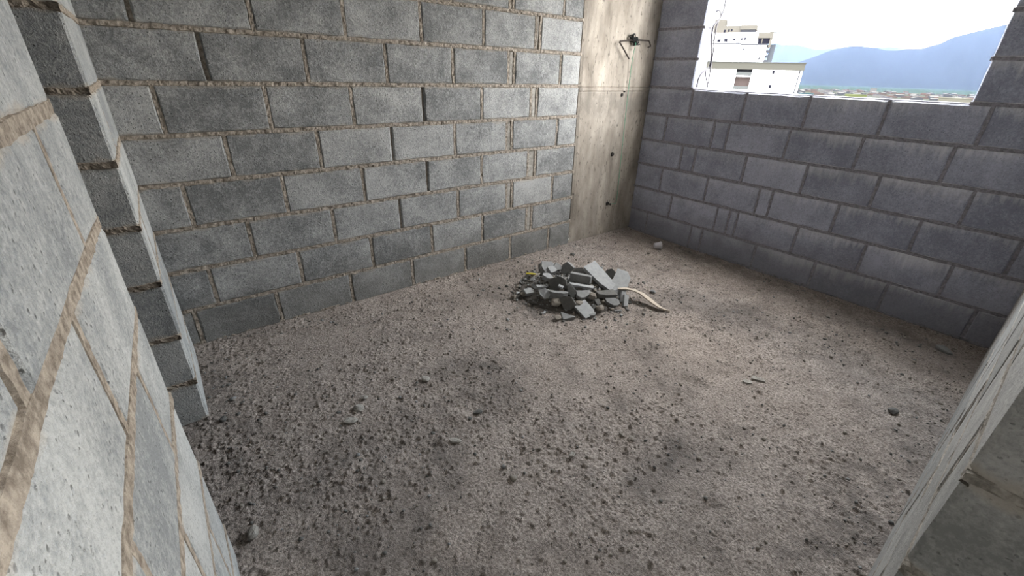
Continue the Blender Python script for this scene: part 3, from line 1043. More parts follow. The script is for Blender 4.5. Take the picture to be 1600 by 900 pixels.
GRY, PAL, DRK, BRN = M_FRAG, M_FRAG_PALE, M_FRAG_DARK, M_FRAG_BROWN
RUB = [  # location, size, normal, spin, material, corners, label
    ((-1.389, -0.410, 0.085), (0.095, 0.085, 0.05), nrm(0.15, -0.75, 0.65), 0.1, PAL, 6, 'pale squarish block chunk at the far left top of the rubble heap'),
    ((-1.425, -0.492, 0.112), (0.05, 0.05, 0.03), nrm(0.3, -0.5, 0.8), 0.5, PAL, 5, 'small pale chip leaning below the squarish chunk at the heap top'),
    ((-1.373, -0.493, 0.114), (0.055, 0.06, 0.03), nrm(0.3, -0.6, 0.7), 1.2, GRY, 5, 'upright grey chip beside the small pale chip on the heap crest'),
    ((-1.317, -0.526, 0.112), (0.085, 0.075, 0.05), nrm(-0.45, -0.8, 0.35), 0.7, GRY, 6, 'thick dark fronted chunk on the middle of the heap crest'),
    ((-1.511, -0.545, 0.105), (0.08, 0.05, 0.03), nrm(0.1, -0.2, 0.9), -0.3, PAL, 6, 'flat pale chip under the crest on the left of the heap'),
    ((-1.523, -0.658, 0.105), (0.115, 0.085, 0.028), nrm(-0.38, -0.88, 0.30), 0.15, DRK, 5, 'dark slab standing on edge with its broad face to the front'),
    ((-1.368, -0.699, 0.118), (0.145, 0.055, 0.05), nrm(0.1, 0.1, 1.0), -0.15, GRY, 6, 'long squared block piece lying across the middle of the heap'),
    ((-1.243, -0.752, 0.112), (0.205, 0.105, 0.025), nrm(0.22, -0.42, 0.85), -0.85, PAL, 5, 'largest pale flat slab sloping down on the right of the heap'),
    ((-1.142, -0.741, 0.095), (0.10, 0.075, 0.025), nrm(-0.6, -0.55, 0.5), 0.5, DRK, 5, 'dark slab half hidden behind the two big pale slabs'),
    ((-1.155, -0.845, 0.075), (0.105, 0.19, 0.022), nrm(0.15, -0.62, 0.72), -0.42, PAL, 5, 'big pale pointed slab leaning at the right end of the heap'),
    ((-1.628, -0.660, 0.065), (0.075, 0.07, 0.05), nrm(-0.1, -0.7, 0.65), 0.3, PAL, 6, 'pale pitted lump at the left front of the heap'),
    ((-1.585, -0.727, 0.072), (0.12, 0.055, 0.045), nrm(0.05, 0.15, 1.0), -0.25, GRY, 6, 'dark fronted block end with a pale top edge near the left front'),
    ((-1.424, -0.761, 0.104), (0.14, 0.03, 0.012), nrm(0.1, -0.1, 1.0), -0.12, PAL, 4, 'long thin pale splinter across the heap below the squared block'),
    ((-1.501, -0.756, 0.09), (0.045, 0.085, 0.035), nrm(-0.2, -0.8, 0.5), 0.35, GRY, 6, 'upright narrow fragment in the middle of the heap front'),
    ((-1.464, -0.824, 0.08), (0.095, 0.06, 0.025), nrm(0.1, -0.35, 0.9), 0.25, GRY, 5, 'grey wedge lying beside the round sandy stone'),
    ((-1.421, -0.859, 0.075), (0.05, 0.05, 0.045), nrm(0, -0.3, 1.0), 0.0, BRN, 8, 'round sandy stone in the middle right of the heap'),
    ((-1.329, -0.886, 0.068), (0.125, 0.05, 0.03), nrm(0.1, -0.15, 1.0), 0.35, DRK, 5, 'dark flat strip below the tips of the big pale slabs'),
    ((-1.522, -0.902, 0.030), (0.115, 0.085, 0.02), nrm(0.05, -0.40, 0.9), -0.95, PAL, 5, 'pale flat slab lying at the front foot of the heap'),
    ((-1.638, -0.871, 0.016), (0.085, 0.06, 0.022), nrm(0.0, -0.3, 0.95), 0.3, GRY, 3, 'triangular grey chip on the floor at the front of the heap'),
    ((-1.699, -0.855, 0.014), (0.05, 0.04, 0.025), nrm(0.1, -0.2, 1), 0.2, BRN, 6, 'small brownish lump left of the triangular chip'),
    ((-1.330, -0.943, 0.035), (0.075, 0.05, 0.025), nrm(0.1, -0.5, 0.8), 0.1, GRY, 5, 'grey chip under the dark flat strip at the right front'),
    ((-1.224, -0.936, 0.040), (0.03, 0.075, 0.018), nrm(0.2, -0.75, 0.6), -0.1, PAL, 4, 'narrow upright splinter below the big pointed slab'),
    ((-1.234, -0.966, 0.026), (0.03, 0.075, 0.02), nrm(0.35, -0.7, 0.6), -0.15, PAL, 4, 'outer narrow splinter at the right foot of the heap'),
    ((-1.624, -0.754, 0.050), (0.07, 0.07, 0.035), nrm(-0.2, -0.7, 0.6), 0.6, BRN, 6, 'brown grey chunk under the block end at the left front'),
    ((-1.667, -0.555, 0.045), (0.06, 0.045, 0.03), nrm(0.0, -0.4, 0.9), 0.2, PAL, 5, 'pale stone at the far left end of the heap'),
    ((-1.601, -0.586, 0.078), (0.065, 0.025, 0.012), nrm(0.1, -0.1, 1), 0.25, PAL, 4, 'thin pale splinter on the left of the heap'),
    ((-1.547, -0.708, 0.112), (0.032, 0.022, 0.012), nrm(0.1, -0.3, 1), -0.6, PAL, 4, 'tiny bright chip on top of the standing dark slab'),
    ((-1.285, -0.610, 0.105), (0.07, 0.06, 0.04), nrm(-0.2, -0.7, 0.6), 0.4, DRK, 6, 'dark lump on the crest left of the largest slab'),
    ((-1.36, -0.33, 0.055), (0.05, 0.07, 0.03), nrm(-0.7, -0.6, 0.3), 0.1, DRK, 5, 'dark sliver behind the pale squarish chunk'),
    ((-1.432, -0.937, 0.030), (0.06, 0.05, 0.035), nrm(0.0, -0.4, 0.9), 0.8, BRN, 7, 'brown mortar lump at the front centre of the heap'),
    ((-1.526, -0.850, 0.055), (0.055, 0.045, 0.03), nrm(-0.3, -0.6, 0.6), 0.3, BRN, 6, 'brown lump just above the flat slab at the front foot'),
    ((-1.509, -0.950, 0.016), (0.045, 0.03, 0.018), nrm(0, -0.3, 1), 0.9, GRY, 5, 'small grey chip right of the front flat slab'),
    ((-1.577, -0.810, 0.050), (0.075, 0.085, 0.04), nrm(-0.3, -0.7, 0.45), 0.5, M_FRAG_DARK, 6, 'reddish dark chunk sunk in the front of the heap'),
]
for k, (loc, size, nn, sp, mt, nc, lab) in enumerate(RUB):
    if mt is BRN:
        o = add_rock('block_shard', loc, tuple(1.1 * q for q in size), sp, mt, 100 + k)
        tag(o, lab, 'rubble', 'broken block pieces in the rubble heap')
        continue
    o = add_shard('block_shard', loc, tuple(1.06 * q for q in size), nn, sp, mt, 100 + k, nc, 0.10 if k in (7, 9, 6, 17) else 0.22)
    tag(o, lab, 'rubble', 'broken block pieces in the rubble heap')

# core of the heap: a mound of dust and grit
HC, HE1, HE2 = Vector((-1.385, -0.645)), Vector((0.77, -0.64)), Vector((0.64, 0.77))


def heap_z(x, y):
    q = Vector((x, y)) - HC
    a, b_ = q.dot(HE1) / 0.36, q.dot(HE2) / 0.31
    return 0.085 * max(0.0, 1 - a * a - b_ * b_) ** 0.8


ICO = bmesh.new()
bmesh.ops.create_icosphere(ICO, subdivisions=1, radius=1.0)
ICO_V = np.array([v.co[:] for v in ICO.verts])
ICO_F = np.array([[v.index for v in f.verts] for f in ICO.faces])
ICO.free()


def grit(name, pts, mats, parent=None, flat=0.7):
    """many small stones in one mesh: pts are (x, y, z, radius, material)"""
    n = len(pts)
    P = np.array([q[:4] for q in pts])
    g = np.random.default_rng(17)
    V = ICO_V[None] * (1 + g.uniform(-0.35, 0.35, (n, len(ICO_V), 3)))
    sc = g.uniform(0.55, 1.35, (n, 1, 3))
    sc[:, :, 2] *= flat
    V = V * sc * P[:, None, 3:4]
    a = g.uniform(0, 6.28, n)
    c, s = np.cos(a)[:, None], np.sin(a)[:, None]
    X, Y = V[..., 0] * c - V[..., 1] * s, V[..., 0] * s + V[..., 1] * c
    V = np.stack([X, Y, V[..., 2]], -1) + P[:, None, :3]
    Fc = (ICO_F[None] + (np.arange(n) * len(ICO_V))[:, None, None]).reshape(-1, 3)
    me = bpy.data.meshes.new(name)
    me.vertices.add(n * len(ICO_V))
    me.vertices.foreach_set('co', V.reshape(-1).astype(np.float32))
    me.loops.add(Fc.size)
    me.loops.foreach_set('vertex_index', Fc.ravel().astype(np.int32))
    me.polygons.add(len(Fc))
    me.polygons.foreach_set('loop_start', np.arange(0, Fc.size, 3, dtype=np.int32))
    me.polygons.foreach_set('loop_total', np.full(len(Fc), 3, dtype=np.int32))
    me.polygons.foreach_set('material_index', np.repeat(np.array([q[4] for q in pts], dtype=np.int32), len(ICO_F)))
    for m in mats: me.materials.append(m)
    me.update()
    me.validate()
    return link(name, me, None, parent)


g = random.Random(21)
pts = []
while len(pts) < 3800:
    a, r = g.uniform(0, 6.283), abs(g.gauss(0, 0.60))
    q = HC + HE1 * (0.37 * r * math.cos(a)) + HE2 * (0.32 * r * math.sin(a))
    rad = 0.0025 + 0.011 * g.random() ** 4
    pts.append((q.x, q.y, max(heap_z(q.x, q.y), 0.0) + rad * 0.3, rad, g.choice((0, 0, 1, 2, 2, 3, 3))))
cg = random.Random(404)
for k in range(72):
    a, r = cg.uniform(0, 6.283), math.sqrt(cg.random()) * 1.06
    q = HC + HE1 * (0.37 * r * math.cos(a)) + HE2 * (0.32 * r * math.sin(a))
    sz = cg.uniform(0.022, 0.048)
    o = add_shard('small_chip', (q.x, q.y, heap_z(q.x, q.y) + sz * 0.22), (sz, sz * cg.uniform(0.5, 0.9), sz * cg.uniform(0.25, 0.6)), nrm(cg.uniform(-0.6, 0.6), cg.uniform(-0.8, 0.4), 0.8), cg.uniform(0, 3), cg.choice((GRY, GRY, PAL, DRK, DRK, BRN)), 500 + k, cg.choice((4, 5, 5)), 0.2)
    tag(o, 'thumb sized broken chip among the larger pieces of the rubble heap', 'rubble', 'small chips in the rubble heap')
mv, mf = [], []
for k in range(15):
    for j in range(40):
        a = 2 * math.pi * j / 40
        r = k / 14 * (0.94 + 0.16 * float(fbm(np.array(3 + 2.2 * math.cos(a)), np.array(3 + 2.2 * math.sin(a)), 4, 3)))
        q = HC + HE1 * (0.36 * r * math.cos(a)) + HE2 * (0.31 * r * math.sin(a))
        mv.append((q.x, q.y, heap_z(q.x, q.y) - 0.006 + g.uniform(-1, 1) * 0.006 - (0.03 if k == 14 else 0)))
for k in range(14):
    for j in range(40):
        b0, b1 = k * 40 + j, k * 40 + (j + 1) % 40
        mf.append((b0, b0 + 40, b1 + 40, b1))
M_DUST = plain('grey_dust', (0.12, 0.108, 0.097), 1.0, noise=0.4, scale=60)
heap = link('rubble_debris', mesh_np('rubble_debris', mv, mf), M_DUST)
tag(heap, 'dark dust and fine grit heaped under the broken blocks', 'debris', kind='stuff')
tag(grit('grit', pts, [M_FRAG, M_FRAG_PALE, M_FRAG_DARK, M_FRAG_BROWN], heap), kind='stuff')

# loose grit over the floor
pts = []
while len(pts) < 5200:
    x, y = g.uniform(-3.38, -0.01), g.uniform(-2.44, -0.01)
    i, j = min(int((x - FX0) / FS), nxx - 1), min(int((y - FY0) / FS), nyy - 1)
    w = 0.10 + 0.55 * rough_mask[j, i] + 1.1 * DIRT[j, i] + 0.8 * edge_r[j, i]
    if g.random() > w * 0.6: continue
    rad = 0.0022 + 0.0055 * g.random() ** 4
    if g.random() < 0.02: rad += 0.006
    pts.append((x, y, fz(x, y) + rad * 0.35, rad, g.choice((0, 2, 3, 3, 3, 2))))
tag(grit('floor_grit', pts, [M_FRAG, M_FRAG_PALE, M_FRAG_DARK, M_FRAG_BROWN]), 'loose sand and mortar crumbs strewn over the rough floor', 'grit', kind='stuff')

# bent wooden offcut sticking out of the heap
wp = [(-1.190, -0.865, 0.062), (-1.160, -0.905, 0.068), (-1.129, -0.945, 0.064), (-1.112, -0.99, 0.054), (-1.108, -1.03, 0.042), (-1.110, -1.08, 0.030), (-1.110, -1.128, 0.019), (-1.098, -1.16, 0.012), (-1.085, -1.187, 0.010)]
wv, wf = [], []
for k, q in enumerate(wp):
    q = Vector(q)
    tq = (Vector(wp[min(k + 1, len(wp) - 1)]) - Vector(wp[max(k - 1, 0)])).normalized()
    sd = tq.cross(UP).normalized()
    wdt = (0.020, 0.024, 0.026, 0.026, 0.025, 0.022, 0.018, 0.010, 0.003)[k]
    sd = (sd + UP * 0.25).normalized()
    up = sd.cross(tq).normalized()
    if up.z < 0: up = -up
    for a, c in ((-1, 1), (1, 1), (1, -1), (-1, -1)):
        wv.append(q + sd * wdt * a + up * 0.0035 * c)
for k in range(len(wp) - 1):
    for a in range(4):
        wf.append((k * 4 + a, k * 4 + (a + 1) % 4, k * 4 + 4 + (a + 1) % 4, k * 4 + 4 + a))
wf += [(0, 3, 2, 1), tuple(len(wv) - 4 + i for i in range(4))]
me = mesh_np('wood_offcut', wv, wf)
bm = bmesh.new(); bm.from_mesh(me); bmesh.ops.recalc_face_normals(bm, faces=bm.faces); bm.to_mesh(me); bm.free()
tag(link('wood_offcut', me, M_WOOD), 'curved pale wooden splinter sticking out of the right side of the rubble', 'wood')

# yellow plastic scrap with its pale broken end
ys = empty('plastic_scrap', (-1.50, -0.395, 0.055))
tag(ys, 'small bright yellow plastic scrap at the left back of the rubble heap', 'scrap')
tube('strap', [(-0.035, 0.03, 0.012), (-0.01, 0.008, 0.016), (0.018, -0.014, 0.008)], 0.006, M_YELLOW, ys, 2)
tube('broken_end', [(0.015, -0.012, 0.009), (0.028, -0.026, 0.006), (0.034, -0.020, 0.014)], 0.0075, plain('bleached_plastic', (0.62, 0.58, 0.48), 0.6), ys, 2)

# plastic cup lying on the floor by the window wall
prof = [(0.0, 0.0), (0.021, 0.0), (0.023, 0.004), (0.0285, 0.052), (0.0325, 0.054), (0.0325, 0.057), (0.0295, 0.057), (0.0275, 0.052), (0.0220, 0.005), (0.0, 0.004)]
cvv, cff = [], []
for r, h in prof:
    for k in range(24):
        a = 2 * math.pi * k / 24
        cvv.append((r * math.cos(a), r * math.sin(a), h))
for s in range(len(prof) - 1):
    for k in range(24):
        cff.append((s * 24 + k, s * 24 + (k + 1) % 24, s * 24 + 24 + (k + 1) % 24, s * 24 + 24 + k))
cup = link('plastic_cup', mesh_np('plastic_cup', cvv, cff, True), M_CUP)
cup.matrix_world = Matrix.Translation((-0.262, -0.479, fz(-0.24, -0.5) + 0.030)) @ Matrix.Rotation(-0.62, 4, 'Z') @ Matrix.Rotation(math.radians(84), 4, 'Y')
tag(cup, 'small translucent white plastic cup lying by the foot of the window wall', 'cup')

# single stones and clods on the floor
ST = [(-0.95, -0.966, 0.045, 0.038, 0.026, GRY, 7, 'stone', 'round grey stone on the floor right of the rubble heap'),
      (-0.88, -0.838, 0.024, 0.02, 0.014, DRK, 6, 'stone', 'small dark stone behind the wooden splinter'),
      (-0.233, -2.303, 0.085, 0.055, 0.03, GRY, 7, 'stone', 'pale stone in the dark far right corner of the floor'),
      (-1.054, -2.279, 0.06, 0.035, 0.02, DRK, 6, 'clod', 'dark clod on the floor beside the front wall'),
      (-2.89, -0.905, 0.05, 0.045, 0.022, M_FILL, 6, 'clod', 'upper of the three mortar clods left of the floor centre'),
      (-2.945, -0.958, 0.06, 0.04, 0.02, M_FILL, 6, 'clod', 'lower of the three mortar clods left of the floor centre'),
      (-2.845, -0.862, 0.03, 0.026, 0.016, M_FILL, 6, 'clod', 'smallest of the three mortar clods left of the floor centre'),
      (-2.576, -0.903, 0.045, 0.04, 0.02, M_FILL, 6, 'clod', 'single mortar clod between the doorway clods and the rubble heap'),
      (-1.31, -1.822, 0.065, 0.026, 0.008, M_FILL, 5, 'flake', 'longer mortar flake lying flat in the right half of the floor'),
      (-1.37, -1.80, 0.045, 0.022, 0.007, M_FILL, 5, 'flake', 'shorter mortar flake beside the longer one in the right half'),
      (-0.915, -0.194, 0.045, 0.035, 0.02, DRK, 6, 'stone', 'dark stone between the rubble heap and the back wall'),
      (-2.50, -1.22, 0.045, 0.03, 0.016, DRK, 6, 'clod', 'dark clod in the crumbly patch at the middle of the floor'),
      (-2.66, -1.30, 0.05, 0.03, 0.018, M_FILL, 6, 'clod', 'beige clod at the near end of the crumbly patch'),
      (-2.35, -1.62, 0.03, 0.025, 0.016, M_FILL, 6, 'clod', 'lone beige clod in the near middle of the floor'),
      (-3.345, -0.66, 0.035, 0.028, 0.02, DRK, 6, 'clod', 'dark clod at the foot of the left wall end by the doorway'),
      (-3.345, -1.255, 0.05, 0.035, 0.03, M_FILL, 7, 'clod', 'sandy clod at the foot of the near door jamb')]
for k, (x, y, a, c, h, mt, nc, nm, lab) in enumerate(ST):
    if nm == 'flake':
        o = add_shard(nm, (x, y, fz(x, y) + h * 0.7), (a, c, h), nrm(0.05, -0.08, 1), -0.3, mt, 300 + k, nc, 0.25)
    else:
        o = add_rock(nm, (x, y, fz(x, y) + h * 0.36), (a, c, h), random.uniform(0, 3), mt, 300 + k)
    tag(o, lab, nm)

# ------------------------------------------------------------------ outside: town, hills, two tower blocks
GZ = -45.0
M_WHITE = plain('white_paint', (0.78, 0.79, 0.80), 0.8, spec=0.0)
M_BAND = plain('taupe_band', (0.030, 0.0292, 0.0252), 0.9, spec=0.0)
M_CREAM = plain('cream_paint', (0.043, 0.040, 0.035), 0.9, spec=0.0)
M_DARKWIN = plain('dark_glass', (0.006, 0.006, 0.009), 0.3, spec=0.0)
M_RED = plain('brick_red_paint', (0.040, 0.031, 0.029), 0.9, spec=0.0)
M_GREYP = plain('grey_paint', (0.021, 0.0215, 0.025), 0.9, spec=0.0)
M_WINGREY = plain('window_grey', (0.034, 0.036, 0.036), 0.5, spec=0.0)
M_BLUEW = plain('pale_side', (0.031, 0.034, 0.039), 0.9, spec=0.0)


def frame(P, Q):
    P, Q = Vector(P), Vector(Q)
    u = (Q - P).normalized()
    n = Vector((u.y, -u.x))
    if n.x > 0: n = -n
    return ((P.x, P.y, 0.0), (u.x, u.y), (n.x, n.y))


def part(fr, root, name, mat, lo, hi):
    """box part given in facade coordinates (along, out, height) relative to the building's root"""
    o, u, n = fr
    return MB().fbox(((0, 0, -GZ), u, n), lo, hi).build(name, mat, root)


F1 = frame((101.83, 59.71), (113.83, 32.2))
b1 = empty('apartment_building', (101.83, 59.71, GZ))
tag(b1, 'nearer white apartment block with a flat taupe roof band', 'building')
part(F1, b1, 'wall', M_WHITE, (-25, -12, GZ), (7.0, 0, 3.6))
part(F1, b1, 'wall', M_WHITE, (10.25, -12, GZ), (19.95, 0, 3.6))
part(F1, b1, 'recess_wall', M_GREYP, (7.0, -12, GZ), (10.25, -1.6, 3.6))
part(F1, b1, 'roof_band', M_BAND, (-25.5, -12.5, 3.1), (20.1, 0.5, 4.5))
part(F1, b1, 'coping', M_WINGREY, (-25.7, -12.7, 4.5), (20.3, 0.7, 4.62))
for k in range(4):
    zt = 1.62 - 2.85 * k
    part(F1, b1, 'balcony_back', M_RED, (7.05, -1.59, zt - 1.95), (10.2, -1.50, zt))
    rl = part(F1, b1, 'balcony_slab', M_WHITE, (7.0, -1.6, zt), (10.25, 0.2, zt + 0.22))
    part(F1, rl, 'rail', M_WINGREY, (7.1, 0.05, zt + 0.28), (10.15, 0.15, zt + 0.95))
for (a, c, z0, z1) in ((11.8, 13.05, 1.8, 2.93), (15.9, 17.0, 1.85, 2.97), (12.0, 13.05, -1.1, 0.04), (15.8, 17.05, -1.05, 0.1), (3.4, 4.4, -1.1, 0.06), (5.75, 6.85, -1.1, 0.03), (3.3, 4.3, 1.75, 2.85), (5.6, 6.6, 1.75, 2.85)):
    w = part(F1, b1, 'window', M_WHITE, (a, -0.05, z0), (c, 0.06, z1))
    part(F1, w, 'lintel', M_GREYP, (a, 0.06, z1 - 0.14), (c, 0.10, z1))
    part(F1, w, 'pane', M_WHITE, (a + 0.12, 0.06, z0 + 0.1), (c - 0.1, 0.08, z1 - 0.2))
for (a, z) in ((14.2, 2.65), (14.25, -0.14)):
    part(F1, b1, 'vent', M_DARKWIN, (a, -0.05, z - 0.33), (a + 0.5, 0.05, z + 0.33))
part(F1, b1, 'corner_joint', M_GREYP, (19.3, -0.1, GZ), (19.55, 0.05, 3.1))

F2 = frame((162.06, 95.32), (170.06, 76.98))
b2 = empty('tower_block', (162.06, 95.32, GZ))
tag(b2, 'farther white tower block topped by rooftop machine rooms and a tall cream tank house', 'building')
part(F2, b2, 'wall', M_WHITE, (-10, -14, GZ), (15.3, 0, 15.4))
part(F2, b2, 'wall', M_WHITE, (15.3, -14, GZ), (18.7, -0.2, 11.6))
part(F2, b2, 'string_course', M_GREYP, (-10.1, -0.1, 11.85), (10.6, 0.25, 12.35))
part(F2, b2, 'string_course', M_GREYP, (10.6, -0.1, 11.6), (18.75, 0.25, 12.1))
part(F2, b2, 'corner_bay', M_CREAM, (15.3, -10, 13.75), (19.8, 0.2, 15.5))
part(F2, b2, 'corner_post', M_CREAM, (19.1, -1.0, 11.0), (19.8, 0.0, 13.8))
w = part(F2, b2, 'corner_window', M_DARKWIN, (15.6, -1.2, 12.15), (19.2, -0.3, 13.8))
part(F2, w, 'mullion', M_CREAM, (16.7, -0.3, 12.2), (17.0, -0.2, 13.75))
part(F2, b2, 'water_tower', M_CREAM, (-6.0, -8, 15.4), (4.0, -1, 19.6))
part(F2, b2, 'machine_room', M_CREAM, (4.0, -7, 15.4), (9.4, -1.0, 17.6))
part(F2, b2, 'machine_room', M_CREAM, (9.1, -7.5, 16.35), (14.3, -0.4, 17.65))
part(F2, b2, 'machine_room_base', M_GREYP, (9.4, -7, 15.4), (14.0, -0.8, 16.4))
part(F2, b2, 'roof_slab', M_GREYP, (18.5, -3, 15.5), (21.6, -0.2, 15.7))
part(F2, b2, 'roof_slab', M_GREYP, (16.4, -3, 16.0), (18.4, -0.2, 16.15))
for k in range(5):
    part(F2, b2, 'side_balcony', M_GREYP, (18.75, -3, 11.0 - 1.5 * k), (19.6 + 0.25 * (k % 2), -1.0, 11.7 - 1.5 * k))
part(F2, b2, 'side_wing', M_BLUEW, (19.7, -9, GZ), (21.3, -3.0, 12.0))
for (a, z, w_, h_) in ((1.36, 13.14, 0.5, 0.7), (3.18, 13.03, 1.1, 0.9), (5.36, 13.13, 1.2, 0.9), (7.9, 13.31, 1.0, 0.7), (10.4, 13.5, 0.55, 0.8), (11.39, 13.59, 0.55, 0.8), (11.76, 10.39, 0.5, 0.8), (17.27, 7.59, 0.5, 0.7), (4.3, 15.96, 0.6, 0.9), (5.61, 16.14, 0.5, 0.7), (6.51, 16.23, 0.5, 0.7)):
    out = 0.05 if z < 15 else -0.95
    part(F2, b2, 'window', M_DARKWIN, (a - w_ / 2, out - 0.3, z - h_ / 2), (a + w_ / 2, out, z + h_ / 2))

# plain, forest belt and hills
M_PLAIN = plain('plain_earth', (0.019, 0.021, 0.018), 1.0, noise=0.3, scale=0.004, spec=0.0)
M_CITY = plain('city_bounce_ground', (0.30, 0.29, 0.27), 1.0, noise=0.2, scale=0.02, spec=0.0)  # unseen near ground, made pale to bounce daylight up into the room
tag(MB().box((1500, -9000, GZ - 5), (16000, 9000, GZ)).build('ground', M_PLAIN), kind='structure')
tag(MB().box((-1500, -3000, GZ - 5), (1500, 3000, GZ)).build('ground', M_CITY), kind='structure')
M_FOREST = plain('forest_green', (0.011, 0.0165, 0.0145), 1.0, spec=0.0)
M_HILL = plain('forested_hill', (0.0035, 0.0045, 0.0045), 1.0, spec=0.0)


def belt():
    v, f = [], []
    n, rows = 240, 7
    for i in range(n + 1):
        az = math.radians(-8 + 40 * i / n)
        for k in range(rows):
            d = 3350 + 330 * k
            hgt = 0 if k == 0 else 6 + 9 * float(fbm(np.array(i * 0.9), np.array(k * 1.7), 2, 3))
            v.append((d * math.cos(az), d * math.sin(az), GZ + hgt))
    for i in range(n):
        for k in range(rows - 1):
            a = i * rows + k
            f.append((a, a + 1, a + rows + 1, a + rows))
    me = mesh_np('forest', v, f)
    bm = bmesh.new(); bm.from_mesh(me); bmesh.ops.recalc_face_normals(bm, faces=bm.faces)
    if sum(fc.normal.z for fc in bm.faces) < 0: bmesh.ops.reverse_faces(bm, faces=bm.faces)
    bm.to_mesh(me); bm.free()
    tag(link('forest', me, M_FOREST), 'dark green belt of woods between the town and the hills', 'woods', kind='stuff')


belt()


def hill(name, crest, dist, depth, label, seed):
    """crest: (azimuth in degrees, elevation tangent) seen from the room; rises from its foot to the crest over a real depth"""
    v, f = [], []
    az = np.array([c[0] for c in crest][::-1], float)
    el = np.array([c[1] for c in crest][::-1], float)
    n, rows = 150, 14
    for i in range(n + 1):
        a = az[0] + (az[-1] - az[0]) * i / n
        e = float(np.interp(a, az, el))
        top_d = dist + depth * 0.75
        hz = e * top_d + 1.3 - GZ
        for k in range(rows):
            t = k / (rows - 1)
            d = dist + depth * t
            q = min(1.0, t / 0.75)
            s = q * q * (3 - 2 * q) if t <= 0.75 else 1 - 0.8 * ((t - 0.75) / 0.25) ** 1.5
            wob = (float(fbm(np.array(i * 0.16 + seed), np.array(k * 0.35), seed, 4)) - 0.5) * 0.35 * math.sin(math.pi * min(1, q)) if t < 0.75 else 0
            z = GZ + max(-2, hz * (0.12 * q + 0.88 * s + wob * (1 - s)))
            if t == 0: z = GZ - 3
            ar = math.radians(a)
            v.append((d * math.cos(ar), d * math.sin(ar), z))
    for i in range(n):
        for k in range(rows - 1):
            a = i * rows + k
            f.append((a, a + 1, a + rows + 1, a + rows))
    me = mesh_np(name, v, f, True)
    bm = bmesh.new(); bm.from_mesh(me)
    bmesh.ops.recalc_face_normals(bm, faces=bm.faces)
    if sum(fc.normal.z for fc in bm.faces) < 0: bmesh.ops.reverse_faces(bm, faces=bm.faces)
    bm.to_mesh(me); bm.free()
    tag(link(name, me, M_HILL), label, 'hill', kind='structure')


hill('hill', [(32, 0.05), (27, 0.062), (25.2, 0.061), (24.3, 0.0585), (23.5, 0.0552), (22.7, 0.0565), (22.1, 0.0552), (20.6, 0.0487), (19.3, 0.0500), (18.7, 0.0510), (18.0, 0.050), (16.6, 0.0500), (15.6, 0.0520), (14.8, 0.0523), (13.6, 0.0500), (12, 0.048), (8, 0.045)], 9000, 3000, 'farther pale blue ridge seen in the gap between the nearer hills', 3)
hill('hill', [(32, 0.0), (24.0, 0.012), (22.6, 0.022), (21.4, 0.0310), (20.4, 0.0381), (19.3, 0.0474), (18.3, 0.0526), (17.3, 0.0539), (16.1, 0.0513), (15.0, 0.0470), (14.3, 0.0468), (13.3, 0.0493), (12.6, 0.0494), (11.4, 0.0566), (10.8, 0.0645), (10.0, 0.0686), (9.0, 0.0738), (8.1, 0.0780), (7.3, 0.0821), (5, 0.088), (0, 0.092), (-6, 0.085)], 5600, 2600, 'nearer blue hill rising to a high shoulder at the right of the window', 1)

# haze over the plain and the hills: air that scatters the daylight
M_HAZE = bpy.data.materials.new('haze')
M_HAZE.use_nodes = True
hn, hl = M_HAZE.node_tree.nodes, M_HAZE.node_tree.links
hn.clear()
ho = hn.new('ShaderNodeOutputMaterial')
hv = hn.new('ShaderNodeVolumeScatter')
hv.inputs['Color'].default_value = (0.47, 0.62, 1.0, 1)
hv.inputs['Density'].default_value = 0.0000155
hl.new(hv.outputs[0], ho.inputs['Volume'])
hz = MB().box((2400, -7000, GZ - 2), (14000, 9500, 1100)).build('haze', M_HAZE)
tag(hz, 'thin blue haze in the air over the plain and the hills', 'haze', kind='stuff')

# the far town: low houses and a few bigger sheds
M_HW = [plain('house_white', (0.045, 0.044, 0.044), 0.9, spec=0.0), plain('house_pink', (0.031, 0.025, 0.024), 0.9, spec=0.0), plain('house_grey', (0.021, 0.022, 0.025), 0.9, spec=0.0)]
M_RF = [plain('roof_tile', (0.021, 0.015, 0.014), 0.9, spec=0.0), plain('roof_grey', (0.016, 0.016, 0.019), 0.9, spec=0.0), plain('roof_pale', (0.04, 0.039, 0.038), 0.9, spec=0.0)]


def house_mesh(k, w, d, h, rh):
    V = [(-w, -d, 0), (w, -d, 0), (w, d, 0), (-w, d, 0), (-w, -d, h), (w, -d, h), (w, d, h), (-w, d, h), (0, -d, h + rh), (0, d, h + rh)]
    Fc = [(0, 1, 5, 8, 4), (1, 2, 6, 5), (2, 3, 7, 9, 6), (3, 0, 4, 7), (4, 8, 9, 7), (8, 5, 6, 9)]
    me = bpy.data.meshes.new('house')
    me.from_pydata(V, [], Fc)
    me.materials.append(M_HW[k % 3])
    me.materials.append(M_RF[(k * 2 + 1) % 3])
    me.polygons.foreach_set('material_index', [0, 0, 0, 0, 1, 1])
    return me


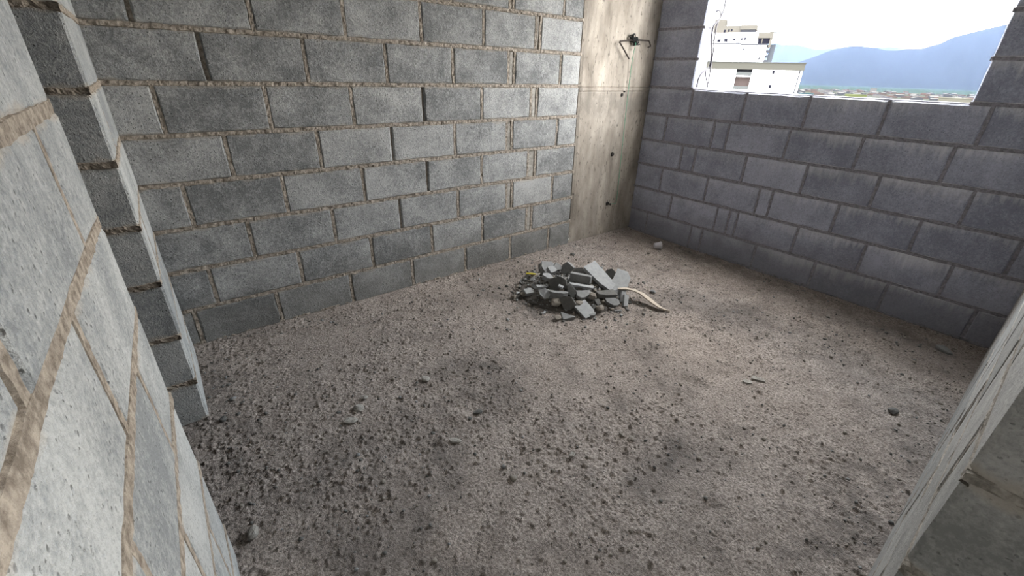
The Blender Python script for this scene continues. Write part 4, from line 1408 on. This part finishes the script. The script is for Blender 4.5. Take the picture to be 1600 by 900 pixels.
HM = [house_mesh(k, random.uniform(8, 16), random.uniform(8, 14), random.uniform(4, 8), random.uniform(1.5, 3)) for k in range(9)]
g = random.Random(77)
HP = []
SP = [Vector((d_ * math.cos(math.radians(a_)), d_ * math.sin(math.radians(a_)))) for a_, d_ in ((16.1, 1990), (8.9, 1900), (20.3, 1960), (14.9, 2700))]
for k in range(120):
    for _ in range(200):
        az = math.radians(g.uniform(7.4, 21.5))
        d = 1880 + 1350 * g.random() ** 1.3
        hp = Vector((d * math.cos(az), d * math.sin(az)))
        if all((hp - q).length > 45 for q in HP) and all((hp - q).length > 85 for q in SP): break
    HP.append(hp)
    o = bpy.data.objects.new('house', HM[k % 9])
    COL.objects.link(o)
    o.location = (d * math.cos(az), d * math.sin(az), GZ)
    o.rotation_euler.z = g.uniform(0, 3.1)
    tag(o, 'tiny low house in the distant town on the plain', 'house', 'houses of the distant town')


def shed(az, d, w, dep, h, col, roof, label, nm='warehouse'):
    a = math.radians(az)
    r = empty(nm, (d * math.cos(a), d * math.sin(a), GZ))
    r.rotation_euler.z = a
    tag(r, label, 'building')
    MB().box((-dep, -w, 0), (dep, w, h)).build('wall', col, r)
    MB().box((-dep - 1, -w - 1, h), (dep + 1, w + 1, h + 1.2)).build('roof', roof, r)


shed(16.1, 1990, 30, 16, 7, plain('lime_wall', (0.038, 0.043, 0.020), 0.9, spec=0.0), plain('lime_roof', (0.043, 0.048, 0.024), 0.9, spec=0.0), 'pale yellow green hall at the near edge of the distant town')
shed(8.9, 1900, 36, 18, 11, plain('ivory_wall', (0.046, 0.044, 0.036), 0.9, spec=0.0), plain('ivory_roof', (0.046, 0.045, 0.037), 0.9, spec=0.0), 'ivory hall next to the right jamb of the window in the town')
shed(20.3, 1960, 22, 15, 5, plain('teal_wall', (0.018, 0.030, 0.033), 0.9, spec=0.0), plain('teal_roof', (0.02, 0.034, 0.038), 0.9, spec=0.0), 'teal roofed hall beside the nearer apartment block')
shed(14.9, 2700, 12, 10, 22, M_HW[0], M_RF[2], 'white slab standing tall above the low town houses', 'flats')
